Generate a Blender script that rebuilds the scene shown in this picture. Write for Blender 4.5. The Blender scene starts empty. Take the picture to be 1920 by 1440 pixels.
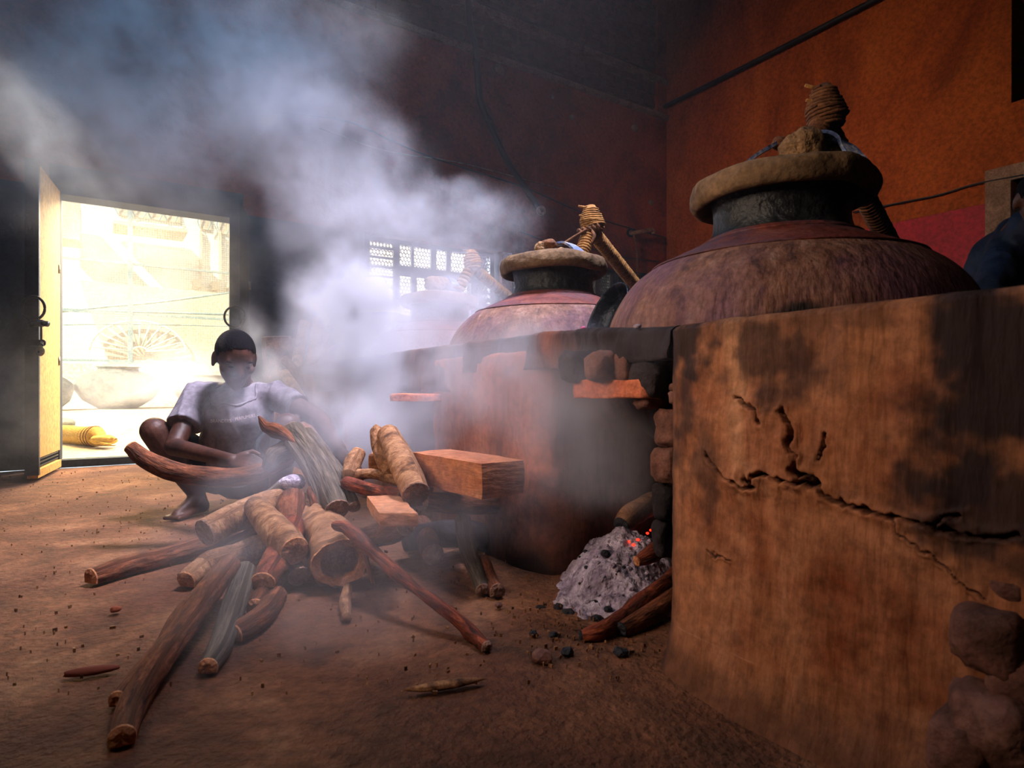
import bpy, bmesh, math, random
import numpy as np
from mathutils import Vector, Matrix
from mathutils.bvhtree import BVHTree
random.seed(7); rng = np.random.RandomState(7)
SC = bpy.context.scene; COL = SC.collection
V = Vector
# ------------------------------------------------------------------ camera, world, lights, exposure
CAMZ, F, HY = 0.57, 1150.0, 730.0
cd = bpy.data.cameras.new('camera'); cam = bpy.data.objects.new('camera', cd); COL.objects.link(cam)
cam.location = (0, 0, CAMZ); cam.rotation_euler = (math.pi/2, 0, 0)
cd.sensor_width = 36; cd.lens = 36*F/1920; cd.shift_y = (HY-720)/1920; cd.clip_start = .05
cd.dof.use_dof = True; cd.dof.focus_distance = 2.7; cd.dof.aperture_fstop = 7
SC.camera = cam
w = bpy.data.worlds.new('world'); SC.world = w; w.use_nodes = True
bg = w.node_tree.nodes['Background']; bg.inputs[0].default_value = (.80, .90, 1.0, 1); bg.inputs[1].default_value = 1.6
def area(name, loc, aim, size, power, color, sy=None, spread=180):
    l = bpy.data.lights.new(name, 'AREA'); l.energy = power; l.color = color; l.size = size
    if sy: l.shape = 'RECTANGLE'; l.size_y = sy
    l.spread = math.radians(spread)
    o = bpy.data.objects.new(name, l); COL.objects.link(o); o.location = loc
    o.rotation_euler = (V(aim)-V(loc)).to_track_quat('-Z', 'Y').to_euler(); return o
# daylight through the doorway and the mesh window, then lamps added inside the room
area('door_daylight', (-3.25, 6.05, 2.75), (-1.9, 3.6, .3), 1.6, 460, (1, .74, .40), 1.0)
area('window_daylight', (-1.6, 8.1, 2.6), (-.2, 5.2, .9), 2.2, 600, (.82, .88, 1.0), 1.2)
area('wood_pile_fill', (-2.0, .2, 2.8), (-.1, 2.3, .4), 1.0, 11, (1, .76, .60), .8, 72)  # added lamp inside the room, warm light for the wood pile
area('near_pier_key', (-1.95, .75, 1.55), (.5, 1.75, .85), .7, 8.5, (1, .70, .50), .7, 66)  # added lamp by the left wall, lights the near pier
area('right_wall_fill', (-2.2, 1.6, 3.4), (3.3, 6.3, 2.3), .8, 21, (1, .62, .36), .6, 50)  # added lamp, brightens the orange right wall
area('blue_top_fill', (-2.2, 4.0, 5.2), (-1.6, 4.0, 0), 2.0, 40, (.22, .60, 1.0), 2.0, 120)  # added blue fill under the closed roof
area('smoke_top_fill', (.55, 2.0, 4.4), (-.75, 3.0, .55), 1.0, 74, (.90, .84, 1.0), 1.0, 50)  # added lamp under the closed roof to brighten the smoke
sun = bpy.data.lights.new('sun', 'SUN'); sun.energy = 13; sun.angle = .01; sun.color = (1, .93, .80)
so = bpy.data.objects.new('sun', sun); COL.objects.link(so)
so.rotation_euler = V((.25, .62, -.62)).to_track_quat('-Z', 'Y').to_euler()
SC.view_settings.view_transform = 'Standard'; SC.view_settings.look = 'None'
SC.view_settings.exposure = 0; SC.view_settings.gamma = 1; SC.view_settings.use_curve_mapping = False
cy = SC.cycles
cy.max_bounces = 4; cy.diffuse_bounces = 3; cy.glossy_bounces = 2; cy.transmission_bounces = 2; cy.volume_bounces = 1
cy.transparent_max_bounces = 8; cy.use_denoising = True; cy.volume_step_rate = 3.5; cy.volume_max_steps = 160; cy.use_adaptive_sampling = True; cy.adaptive_threshold = .035; cy.adaptive_min_samples = 16
cy.sample_clamp_indirect = 4; cy.caustics_reflective = False; cy.caustics_refractive = False
# ------------------------------------------------------------------ frames
def P(px, py, Y): return V(((px-960)/F*Y, Y, CAMZ+(HY-py)/F*Y))
def G(px, py, z=0.0):
    Y = (CAMZ-z)*F/(py-HY); return V(((px-960)/F*Y, Y, z))
WD = V((.834, .551, 0)).normalized(); RD = V((WD.y, -WD.x, 0))   # along back wall, along right wall (towards camera)
W0 = V((-3.29, 4.43, 0)); TC = 6.337; CORNER = W0+WD*TC
WN = V((-WD.y, WD.x, 0))      # outwards through the back wall
RN = WD                        # outwards through the right wall
HO = V((.345, 1.183, 0)); ES = V((-.551, .834, 0)).normalized(); EN = V((.834, .551, 0)).normalized()
def H(s, n, z): return HO+ES*s+EN*n+V((0, 0, z))
def FP(px, py):                # picture point on the pier face n = 0 -> (s, z)
    d = V(((px-960)/F, 1, 0)); Y = HO.dot(EN)/d.dot(EN)
    return ((d*Y-HO).dot(ES), CAMZ+(HY-py)/F*Y)
# ------------------------------------------------------------------ numpy noise
_perm = rng.rand(64, 64, 64)
def vnoise(p):
    p = np.asarray(p, float); i = np.floor(p).astype(int); f = p-i; f = f*f*(3-2*f); i &= 63; j = (i+1) & 63
    r = 0
    for dx in (0, 1):
        for dy in (0, 1):
            for dz in (0, 1):
                wgt = (f[..., 0] if dx else 1-f[..., 0])*(f[..., 1] if dy else 1-f[..., 1])*(f[..., 2] if dz else 1-f[..., 2])
                r = r+wgt*_perm[(j if dx else i)[..., 0], (j if dy else i)[..., 1], (j if dz else i)[..., 2]]
    return r
def fbm(p, o=4):
    p = np.asarray(p, float); a, s, t = .5, 0, 0
    for k in range(o): s = s+a*vnoise(p*2**k+k*7.3); t += a; a *= .5
    return s/t-.5
# ------------------------------------------------------------------ object helpers
WL = {}
def uniq(bad=None): pass
def tag(o, label=None, cat=None, group=None, kind=None):
    if label: o['label'] = label
    if cat: o['category'] = cat
    if group: o['group'] = group
    if kind: o['kind'] = kind
    return o
def mk(name, verts, faces, mat, parent=None, smooth=True, uv=None, origin=None, col=None):
    v = np.array([tuple(a) for a in verts], float) if not isinstance(verts, np.ndarray) else verts
    if parent is not None: org = WL[parent.name]
    elif origin is not None: org = np.array(origin, float)
    else:
        lo, hi = v.min(0), v.max(0); org = np.array(((lo[0]+hi[0])/2, (lo[1]+hi[1])/2, lo[2]))
    me = bpy.data.meshes.new(name); me.from_pydata((v-org).tolist(), [], [tuple(int(i) for i in f) for f in faces])
    if smooth: me.polygons.foreach_set('use_smooth', [True]*len(me.polygons))
    if uv is not None:
        l = me.uv_layers.new(name='uv'); idx = np.empty(len(me.loops), int); me.loops.foreach_get('vertex_index', idx)
        l.data.foreach_set('uv', np.asarray(uv, float)[idx].ravel())
    if col is not None:
        a = me.attributes.new('stain_shade', 'FLOAT', 'POINT'); a.data.foreach_set('value', np.asarray(col, float))  # mask for soot and for shade painted into the colour
    me.materials.append(mat); me.update()
    o = bpy.data.objects.new(name, me); COL.objects.link(o)
    if parent is not None: o.parent = parent; WL[o.name] = org
    else: o.location = org; WL[o.name] = org
    return o
def empty(name, loc, label=None, cat=None, group=None, kind=None):
    o = bpy.data.objects.new(name, None); COL.objects.link(o); o.location = loc; WL[o.name] = np.array(tuple(loc), float)
    o.empty_display_size = .05
    return tag(o, label, cat, group, kind)
class MB:
    def __init__(s): s.v = []; s.f = []
    def add(s, v, f):
        b = len(s.v); s.v += [tuple(a) for a in v]; s.f += [tuple(b+i for i in q) for q in f]; return s
    def box(s, o, ax, ay, az, bev=0):           # box from a corner and three edge vectors
        o, ax, ay, az = V(o), V(ax), V(ay), V(az)
        p = [o+ax*i+ay*j+az*k for k in (0, 1) for j in (0, 1) for i in (0, 1)]
        f = [(0, 2, 3, 1), (4, 5, 7, 6), (0, 1, 5, 4), (1, 3, 7, 5), (3, 2, 6, 7), (2, 0, 4, 6)]
        if ax.cross(ay).dot(az) < 0: f = [q[::-1] for q in f]
        return s.add(p, f)
    def tube(s, pts, r, n=8, cap=True):
        v, f = tube(pts, r, n, cap); return s.add(v, f)
    def mk(s, name, mat, parent=None, smooth=False, **k): return mk(name, s.v, s.f, mat, parent, smooth, **k)
def frames(pts):
    pts = [V(p) for p in pts]; T = []
    for i in range(len(pts)):
        a = pts[max(i-1, 0)]; b = pts[min(i+1, len(pts)-1)]; T.append((b-a).normalized())
    u = T[0].orthogonal().normalized(); out = []
    for t in T:
        u = (u-t*u.dot(t)).normalized(); out.append((t, u, t.cross(u)))
    return out
def tube(pts, r, n=8, cap=True):
    rs = r if hasattr(r, '__len__') else [r]*len(pts); fr = frames(pts); v = []; f = []
    for p, rr, (t, u, w_) in zip(pts, rs, fr):
        for k in range(n):
            a = 2*math.pi*k/n; v.append(V(p)+(u*math.cos(a)+w_*math.sin(a))*rr)
    for i in range(len(pts)-1):
        for k in range(n): f.append((i*n+k, i*n+(k+1) % n, (i+1)*n+(k+1) % n, (i+1)*n+k))
    if cap: f.append(tuple(range(n))[::-1]); f.append(tuple(range((len(pts)-1)*n, len(pts)*n)))
    return v, f
def catmull(pts, m=8):
    P_ = [np.array(p, float) for p in pts]; P_ = [2*P_[0]-P_[1]]+P_+[2*P_[-1]-P_[-2]]; out = []
    for i in range(1, len(P_)-2):
        a, b, c, d = P_[i-1:i+3]
        for k in range(m):
            t = k/m; out.append(.5*((2*b)+(c-a)*t+(2*a-5*b+4*c-d)*t*t+(3*b-a-3*c+d)*t**3))
    out.append(P_[-2]); return out
def gridfaces(nu, nv, wrap=False):
    f = []
    for j in range(nv-1):
        for i in range(nu if wrap else nu-1):
            i2 = (i+1) % nu; f.append((j*nu+i, j*nu+i2, (j+1)*nu+i2, (j+1)*nu+i))
    return f
def lathe(c, prof, n=72, jit=0, seed=0):
    v = []; 
    for r, z in prof:
        for k in range(n):
            a = 2*math.pi*k/n; v.append((c[0]+r*math.cos(a), c[1]+r*math.sin(a), z))
    v = np.array(v)
    if jit:
        d = fbm(v*14+seed, 3)*jit; q = v[:, :2]-np.array(c[:2]); L = np.linalg.norm(q, axis=1)[:, None]+1e-6
        v[:, :2] += q/L*d[:, None]; v[:, 2] += fbm(v*9+seed+5, 2)*jit*.6
    return v, gridfaces(n, len(prof), True)
def rock(c, r, seed=0, rough=.35, sub=3, rot=0, flat=None):
    bm = bmesh.new(); bmesh.ops.create_icosphere(bm, subdivisions=sub, radius=1); v = np.array([tuple(a.co) for a in bm.verts])
    f = [tuple(x.index for x in q.verts) for q in bm.faces]; bm.free()
    if flat: v = np.sign(v)*np.abs(v)**flat
    v *= (1+rough*fbm(v*1.3+seed*3.1, 3)+rough*.35*fbm(v*5+seed, 2))[:, None]
    v *= np.array(r); ca, sa = math.cos(rot), math.sin(rot)
    v = np.c_[v[:, 0]*ca-v[:, 1]*sa, v[:, 0]*sa+v[:, 1]*ca, v[:, 2]]
    return v+np.array(tuple(c)), f
# ------------------------------------------------------------------ materials
def hexc(h): 
    c = [int(h[i:i+2], 16)/255 for i in (0, 2, 4)]
    return tuple([x/12.92 if x <= .04045 else ((x+.055)/1.055)**2.4 for x in c]+[1])
def M(name, cols, scale=6, stretch=(1, 1, 1), rough=.85, bump=.4, bscale=30, metal=0, coord='Object', detail=8, dist=.6, lo=.3, hi=.7, stain_shade=None, spec=.3, bdist=.02, rnd=True, cols2=None, scale2=1.2, lo2=.45, hi2=.6):
    m = bpy.data.materials.new(name); m.use_nodes = True; nt = m.node_tree; N = nt.nodes; L = nt.links; b = N['Principled BSDF']
    tc = N.new('ShaderNodeTexCoord'); mp = N.new('ShaderNodeMapping'); mp.inputs['Scale'].default_value = stretch
    L.new(tc.outputs[coord], mp.inputs[0])
    if rnd:
        oi = N.new('ShaderNodeObjectInfo'); mu = N.new('ShaderNodeMath'); mu.operation = 'MULTIPLY'; mu.inputs[1].default_value = 40
        L.new(oi.outputs['Random'], mu.inputs[0]); L.new(mu.outputs[0], mp.inputs['Location'])
    ns = N.new('ShaderNodeTexNoise'); ns.inputs['Scale'].default_value = scale; ns.inputs['Detail'].default_value = detail; ns.inputs['Distortion'].default_value = dist
    ns.inputs['Roughness'].default_value = .62
    L.new(mp.outputs[0], ns.inputs['Vector']); cr = N.new('ShaderNodeValToRGB'); e = cr.color_ramp.elements
    k = len(cols); e[0].position = lo; e[0].color = hexc(cols[0]); e[1].position = hi; e[1].color = hexc(cols[-1])
    for i in range(1, k-1): x = e.new(lo+(hi-lo)*i/(k-1)); x.color = hexc(cols[i])
    L.new(ns.outputs[0], cr.inputs[0]); c = cr.outputs[0]
    if cols2:
        n2 = N.new('ShaderNodeTexNoise'); n2.inputs['Scale'].default_value = scale2; n2.inputs['Detail'].default_value = 7; n2.inputs['Roughness'].default_value = .65
        L.new(tc.outputs['Object'], n2.inputs['Vector']); r2 = N.new('ShaderNodeMapRange'); r2.inputs[1].default_value = lo2; r2.inputs[2].default_value = hi2
        L.new(n2.outputs[0], r2.inputs[0]); mx = N.new('ShaderNodeMix'); mx.data_type = 'RGBA'; L.new(r2.outputs[0], mx.inputs[0]); L.new(c, mx.inputs[6]); mx.inputs[7].default_value = hexc(cols2); c = mx.outputs[2]
    nf = N.new('ShaderNodeTexNoise'); nf.inputs['Scale'].default_value = max(scale*7, 30) if coord == 'Object' else scale*6; nf.inputs['Detail'].default_value = 6; nf.inputs['Roughness'].default_value = .7
    L.new(mp.outputs[0] if coord != 'Object' else tc.outputs['Object'], nf.inputs['Vector']); rf = N.new('ShaderNodeMapRange'); rf.inputs[1].default_value = .35; rf.inputs[2].default_value = .62; rf.inputs[3].default_value = .62; rf.inputs[4].default_value = 1.15
    L.new(nf.outputs[0], rf.inputs[0]); mf = N.new('ShaderNodeVectorMath'); mf.operation = 'SCALE'; L.new(c, mf.inputs[0]); L.new(rf.outputs[0], mf.inputs['Scale']); c = mf.outputs[0]
    if stain_shade:
        at = N.new('ShaderNodeAttribute'); at.attribute_name = 'stain_shade'
        mx = N.new('ShaderNodeMix'); mx.data_type = 'RGBA'; L.new(at.outputs['Fac'], mx.inputs[0]); L.new(c, mx.inputs[6]); mx.inputs[7].default_value = hexc(stain_shade); c = mx.outputs[2]
    L.new(c, b.inputs['Base Color']); b.inputs['Roughness'].default_value = rough; b.inputs['Metallic'].default_value = metal
    b.inputs['Specular IOR Level'].default_value = spec
    if bump:
        nb = N.new('ShaderNodeTexNoise'); nb.inputs['Scale'].default_value = bscale; nb.inputs['Detail'].default_value = 6
        L.new(mp.outputs[0], nb.inputs['Vector']); bp = N.new('ShaderNodeBump'); bp.inputs['Strength'].default_value = bump; bp.inputs['Distance'].default_value = bdist
        L.new(nb.outputs[0], bp.inputs['Height']); L.new(bp.outputs[0], b.inputs['Normal'])
    return m
def flat(name, h, rough=.6, metal=0, emit=0):
    m = bpy.data.materials.new(name); m.use_nodes = True; b = m.node_tree.nodes['Principled BSDF']
    b.inputs['Base Color'].default_value = hexc(h); b.inputs['Roughness'].default_value = rough; b.inputs['Metallic'].default_value = metal
    if emit: b.inputs['Emission Color'].default_value = hexc(h); b.inputs['Emission Strength'].default_value = emit
    return m
m_floor = M('packed_earth', ['4a3020', '7a4e34', '95694a'], 3.5, bump=.8, bscale=70, lo=.32, hi=.72, cols2='5a3422', scale2=1.1, rnd=False)
m_back = M('back_plaster', ['5a1f12', '8a3016', '9c4426'], 1.6, bump=.5, bscale=14, rnd=False, bdist=.03, cols2='4a2228', scale2=.9, lo2=.48, hi2=.66)
m_dark = M('shade_dark_plaster', ['1a2430', '26323e', '32343c'], 2.2, bump=.4, bscale=14, rnd=False)  # shade of the unlit lower back wall is put into this colour
m_right = M('orange_plaster', ['542010', '86401a', '9a5222'], 1.1, stretch=(1, 1, .5), bump=.8, bscale=12, rnd=False, bdist=.04, cols2='6c2c18', scale2=.5, lo2=.5, hi2=.7)
m_maroon = M('maroon_paint', ['6e0420', '8a0628', '7a0a2c'], 1.3, bump=.25, bscale=24, rnd=False, rough=.6, cols2='8a6a44', scale2=7, lo2=.66, hi2=.7)
m_brick = M('dark_brick', ['2c1a20', '4a2424', '5c2e28'], 9, bump=.5, bscale=40)
m_mortar = M('mortar', ['241a1e', '3a2a2a'], 9, bump=.6, bscale=40)
m_ledge = M('grey_ledge', ['5a4a42', '8a7468'], 8, bump=.7, bscale=30)
m_clay = M('hearth_clay', ['5a3220', '94603e', 'a87050', 'ba8a68'], 5, stretch=(1, 1, .22), bump=.7, bscale=22, lo=.27, hi=.75, stain_shade='20161a', rnd=False, bdist=.03, cols2='7a3f22', scale2=3.2, lo2=.5, hi2=.68)
m_clay2 = M('hearth_clay_far', ['6a3c2c', 'a05c40', 'b87050'], 5, stretch=(1, 1, .25), bump=.7, bscale=22, stain_shade='20161a', rnd=False)
m_stone = M('hearth_stone', ['3a2622', '6a463c', '7c5a50'], 7, bump=.7, bscale=26)
m_soot_shade = M('soot', ['120f14', '262026', '3a3034'], 7, bump=.7, bscale=30)  # soot, also the painted dark of the passage and right-hand opening
m_slab = M('fired_slab', ['a0503a', 'c46a48', 'cf7c5c'], 10, bump=.5, bscale=40)
m_pot = M('tarnished_copper', ['38231e', '664436', '7c5a4a', '8e766e'], 9, stretch=(3, 3, .3), rough=.68, bump=.35, bscale=25, metal=.1, lo=.3, hi=.75, stain_shade='0e0b0e', cols2='573a58', scale2=2.6, lo2=.42, hi2=.72)  # purple second colour paints the sheen of bluish light on the copper
m_neck = M('blackened_neck', ['0d1016', '1c2228', '2c3034', '6a5a38'], 14, rough=.5, bump=.5, bscale=40, metal=.2, lo=.35, hi=.85)
m_seam = M('red_shoulder', ['3a1818', '622c26', '764438'], 12, rough=.65, bump=.4, bscale=40, metal=.1, cols2='4c3440', scale2=6)
m_lid = M('clay_collar', ['3c2c1e', '665038', '7a6248'], 8, bump=.5, bscale=26)
m_lump = M('straw_clay', ['3a2a1c', '7c5f40', 'a08058'], 14, bump=1, bscale=40)
m_strap = M('chipped_paint_strap', ['2c4470', '5a6c98', 'c8c4bc'], 22, rough=.5, bump=.3, bscale=60)
m_rope = M('jute_rope', ['5c3a1c', '8e6432', 'b08444'], 40, bump=.8, bscale=160, bdist=.004)
m_rope2 = M('dark_rope', ['3a2012', '5e3a20', '7c5230'], 40, bump=.8, bscale=160, bdist=.004)
m_bark = M('bark', ['2a1610', '663820', '95583a'], 5, coord='UV', stretch=(2.2, .35, 1), bump=.8, bscale=7, lo=.3, hi=.72, bdist=.012)
m_bark2 = M('pale_bark', ['4a3022', '8a6042', 'b08460'], 4, coord='UV', stretch=(1.2, .8, 1), bump=.7, bscale=7, lo=.3, hi=.65, bdist=.012)
m_bark3 = M('red_bark', ['30160f', '70321f', 'a85834'], 5, coord='UV', stretch=(1.5, .4, 1), bump=.8, bscale=7, lo=.35, hi=.7, bdist=.012)
m_bark4 = M('grey_bark', ['2e2824', '564c42', '7c6e60'], 5, coord='UV', stretch=(4, .25, 1), bump=.8, bscale=7, bdist=.012)
m_cut = M('cut_wood', ['96583a', 'ba7c54', 'cc9468'], 26, bump=.4, bscale=60)
m_cut2 = M('weathered_cut', ['5c4038', '8a6858', 'a08474'], 26, bump=.7, bscale=60)
m_board = M('sawn_wood', ['96563c', 'b0704e', 'c48a66'], 5, stretch=(1, .3, 3), bump=.35, bscale=30, lo=.3, hi=.7)
m_ash = M('ash', ['6a5c6c', '9a8ca0', 'cabed0'], 16, bump=1, bscale=60, lo=.25, hi=.6)
m_char = M('charcoal', ['08080c', '1c1c24', '303038'], 20, bump=.8, bscale=60, rough=.6)
m_ember = flat('ember', 'ff2010', emit=5)
m_skin = M('brown_skin', ['301812', '46261a', '543022'], 6, rough=.55, bump=.1, bscale=60, spec=.4)
m_hair = M('black_hair', ['08070a', '141216'], 60, stretch=(1, 1, .3), rough=.9, bump=.8, bscale=200, bdist=.004, spec=.08)
m_shirt = M('grey_tshirt', ['6e6870', '8a848e'], 3, bump=.15, bscale=160, bdist=.003)
m_print = flat('shirt_print', 'd6c4c8', .8)
m_shorts = M('dark_shorts', ['1c2630', '2a3640'], 6, bump=.3, bscale=90)
m_blue = M('blue_jacket', ['020a18', '041228', '061a38'], 4, rough=.7, bump=.25, bscale=60)
m_doory = M('yellow_door_paint', ['8a6428', 'd29a48', 'dca854'], 3, stretch=(1, 1, .4), bump=.25, bscale=30, lo=.2, hi=.5, rnd=False, rough=.7)
m_dooredge = M('dark_door_frame', ['1a2832', '2a3c46'], 5, bump=.3, bscale=30, rough=.6)
m_iron = M('dark_iron', ['0a1420', '1e2c38'], 12, rough=.45, bump=.3, bscale=50, metal=.6)
m_brass = M('worn_brass', ['6a5a40', 'a08c64'], 12, rough=.4, bump=.3, bscale=50, metal=.7)
m_frame = M('grille_paint', ['6c8480', '88a09a'], 8, rough=.6, bump=.2)
m_wmesh = flat('window_mesh_steel', '5a6470', .6)
m_outfloor = M('sunlit_paving', ['b09a74', 'c8b48c', 'd6c49c'], 1.3, bump=.2, rnd=False)
m_facade = M('cream_facade', ['e4dcc0', 'f0ead2'], .6, bump=.1, rnd=False)
m_facade2 = M('tan_render', ['c4b08c', 'd2be9a'], .6, bump=.1, rnd=False)
m_outwall = M('parapet_plaster', ['b8b09c', 'd0c8b0'], 2, bump=.3, rnd=False)
m_clayjar = M('shade_toned_jar', ['4c524c', '6c7064', '7c7868'], 4, bump=.3, bscale=20)  # jars toned down, putting the yard shade into their colour
m_mat = M('yellow_woven_mat', ['b0842c', 'd8ac48', 'e8c468'], 30, stretch=(1, 1, 6), bump=.8, bscale=60, bdist=.005)
m_hose = M('black_hose', ['0e1220', '1c2030'], 20, rough=.5, bump=.2)
m_pipe = M('rusty_pipe', ['4a3028', '8a6a5c', 'a88878'], 14, rough=.6, bump=.5)
m_bowl = M('blackened_bowl', ['08101a', '16202c', '46484c'], 16, rough=.35, bump=.4, bscale=40, metal=.6, lo=.35, hi=.8)
m_chip = M('wood_chips', ['2c1c14', '7c5436', 'b88a5c'], 30, bump=.4)
# ------------------------------------------------------------------ room shell
def wallpt(t, z, n=0): return W0+WD*t+WN*n+V((0, 0, z))
def panel(name, t0, t1, z0, z1, mat, n0=0, th=.3, label=None, parent=None):
    o = MB().box(wallpt(t0, z0, n0), WD*(t1-t0), WN*th, V((0, 0, z1-z0))).mk(name, mat, parent)
    if parent is None: tag(o, kind='structure')
    return o
LZ, LZ2 = 4.07, 4.53; DT0, DT1 = .02, 1.19; WZ0, WZ1 = 1.118, 2.03; ZTOP = 5.9
wb = MB()
def wbox(mb, t0, t1, z0, z1, n0=0, th=.3): mb.box(wallpt(t0, z0, n0), WD*(t1-t0), WN*th, V((0, 0, z1-z0)))
wbox(wb, -1.2, TC, WZ1, LZ)
w_back = wb.mk('wall_back', m_back); tag(w_back, 'red plastered back wall, peeling, with bare brick above', kind='structure')
wu = MB(); wbox(wu, -1.2, TC+.3, LZ, ZTOP, .10, .2); w_upper = wu.mk('wall_back_upper', m_mortar); tag(w_upper, 'bare brick upper part of the back wall', kind='structure')
wu = MB(); wbox(wu, TC-.16, TC, LZ-.02, ZTOP, .0, .15); tag(wu.mk('trim_6', m_back), 'red plaster strip in the corner beside the bare bricks', kind='structure')
lo_ = MB()
for a in [(-1.2, DT0, 0, WZ1), (DT1, 2.3, 0, WZ1), (2.3, 3.80, 0, WZ0-.03), (3.80, 4.02, 0, WZ1), (4.02, 5.5, 0, WZ0-.03), (5.5, TC, 0, WZ1)]:
    wbox(lo_, *a)
tag(lo_.mk('wall_back_lower', m_dark), 'lower part of back wall around door and windows, shade in its dark colour', kind='structure')
pl = panel('trim_1', 3.80, 3.93, 1.1, WZ1, M('pink_jamb', ['a06a70', 'c08c8c'], 6, bump=.3), -.02, .05); tag(pl, 'pink painted jamb between the two mesh windows')
for i, z in enumerate((LZ, LZ2)):
    nu = 150; v = []; f = []
    for j in range(nu):
        t = 1.0+(TC-1.0)*j/(nu-1); w_ = .03*float(fbm(np.array([[t*3, i*5, 0]]), 4)[0])
        for dn, dz in ((.1, -.03), (-.035+w_, -.035+w_*.6), (-.045+w_*1.5, .02+w_), (.1, .04+w_)): v.append(wallpt(t, z+dz, dn))
    for j in range(nu-1):
        for k in range(4): f.append((j*4+k, j*4+(k+1) % 4, j*4+4+(k+1) % 4, j*4+4+k))
    tag(mk('trim_%d' % (i+2), v, f, m_ledge, smooth=False), ['broken lower plaster ledge under the bare bricks', 'rough grey upper ledge crossing the brickwork'][i], kind='structure')
# bare bricks, one object each
bw, bh = .235, .082; bricks = []; proto = None
for row in range(17):
    z = LZ+.035+row*bh
    if z+bh > 5.55: break
    if abs(z-LZ2) < .07: continue
    Yv = (z+.04-CAMZ)*F/HY; tmin = max(1.6, (Yv-W0.y)/WD.y-.1)
    t = tmin-(row % 2)*bw*.5
    while t+bw < TC+.02:
        bricks.append((t, z)); t += bw
bricks.sort(key=lambda q: wallpt(q[0], q[1]).length); 
bm_ = MB().box((-.5*bw+.008, -.03, 0), (bw-.016, 0, 0), (0, .06, 0), (0, 0, bh-.016))
rotw = math.atan2(WD.y, WD.x); rest = MB()
for i, (t, z) in enumerate(bricks):
    off = .085+random.uniform(-.022, .014)
    if i < 295:
        if proto is None:
            me = bpy.data.meshes.new('brick'); me.from_pydata(bm_.v, [], bm_.f); me.materials.append(m_brick); proto = me
        o = bpy.data.objects.new('brick', proto); COL.objects.link(o); o.parent = w_upper
        o.location = wallpt(t+bw/2, z, off)-V(tuple(WL[w_upper.name])); o.rotation_euler = (random.uniform(-.02, .02), 0, rotw+random.uniform(-.02, .02))
    else: rest.box(wallpt(t+.006, z, off-.02), WD*(bw-.012), WN*.06, V((0, 0, bh-.012)))
if rest.v: tag(rest.mk('farther_bricks', m_brick, w_upper), kind='stuff')
# right wall with a dark doorway and a high dark window
def rp(s, z, n=0): return CORNER+RD*s+RN*n+V((0, 0, z))
rw = MB()
def rbox(mb, s0, s1, z0, z1, n0=0, th=.3): mb.box(rp(s0, z0, n0), RN*th, RD*(s1-s0), V((0, 0, z1-z0)))
MZ = 2.10
for a in [(0, 3.62, MZ, ZTOP), (3.62, 4.6, 2.24, 2.86), (3.62, 4.6, 3.75, ZTOP), (4.6, 8.4, MZ, ZTOP)]: rbox(rw, *a)
tag(rw.mk('wall_right', m_right), 'orange ochre plastered right wall above the maroon band', kind='structure')
rw = MB(); rbox(rw, 0, 3.45, 0, MZ, .004, .3); rbox(rw, 4.75, 8.4, 0, MZ, .004, .3)
tag(rw.mk('wall_right_lower', m_maroon), 'peeling maroon painted lower band of the right wall', kind='structure')
rw = MB(); rbox(rw, 3.45, 3.62, 0, 2.3, -.02, .32); rbox(rw, 4.6, 4.75, 0, 2.3, -.02, .32); rbox(rw, 3.45, 4.75, 2.24, 2.36, -.025, .3)
tag(rw.mk('trim_5', m_ledge), 'grey cement surround of the doorway in the right wall', kind='structure')
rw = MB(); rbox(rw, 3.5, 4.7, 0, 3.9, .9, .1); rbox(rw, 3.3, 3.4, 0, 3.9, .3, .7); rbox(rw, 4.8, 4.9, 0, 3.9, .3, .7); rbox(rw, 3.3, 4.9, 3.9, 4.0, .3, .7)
tag(rw.mk('wall_passage', m_soot_shade), 'unlit passage behind the right wall', kind='structure')  # near-black walls put the passage's darkness into the colour
# upper and left and front walls, ceiling: closed room, unseen opening added on the left for sky light
LFT = W0+WD*-1.2; 
lw = MB()
def lbox(mb, s0, s1, z0, z1): mb.box(LFT+RD*s0+V((0, 0, z0)), -RN*.3, RD*(s1-s0), V((0, 0, z1-z0)))
for a in [(-.3, 2.2, 0, ZTOP), (2.2, 4.2, 0, 2.9), (2.2, 4.2, 3.7, ZTOP), (4.2, 8.4, 0, ZTOP)]: lbox(lw, *a)
tag(lw.mk('wall_left', m_dark), 'dark left wall with a high opening added to let sky light in', kind='structure')
fw = MB().box(LFT+RD*8.4, WD*(TC+1.5), RD*.3, V((0, 0, ZTOP)))
tag(fw.mk('wall_front', m_back), 'plastered wall behind the camera', kind='structure')
ce = MB(); q = LFT-RD*.3+V((0, 0, ZTOP))
ce.box(q, WD*(TC+1.8), RD*9, V((0, 0, .2))); tag(ce.mk('ceiling', m_dark), 'dark roof slab', kind='structure')
# floor
nx = 150; A_ = LFT+RD*8.4; gv = []
us = np.linspace(0, 1, nx); U, Vv = np.meshgrid(us, us)
pts = np.array(tuple(LFT))[None]+U.ravel()[:, None]*np.array(tuple(WD*(TC+1.2)))+Vv.ravel()[:, None]*np.array(tuple(RD*8.4))
pts[:, 2] = fbm(pts*3, 4)*.018-.004
tag(mk('floor', pts, gridfaces(nx, nx), m_floor), 'packed brown earth floor strewn with dust', kind='structure')
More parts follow.
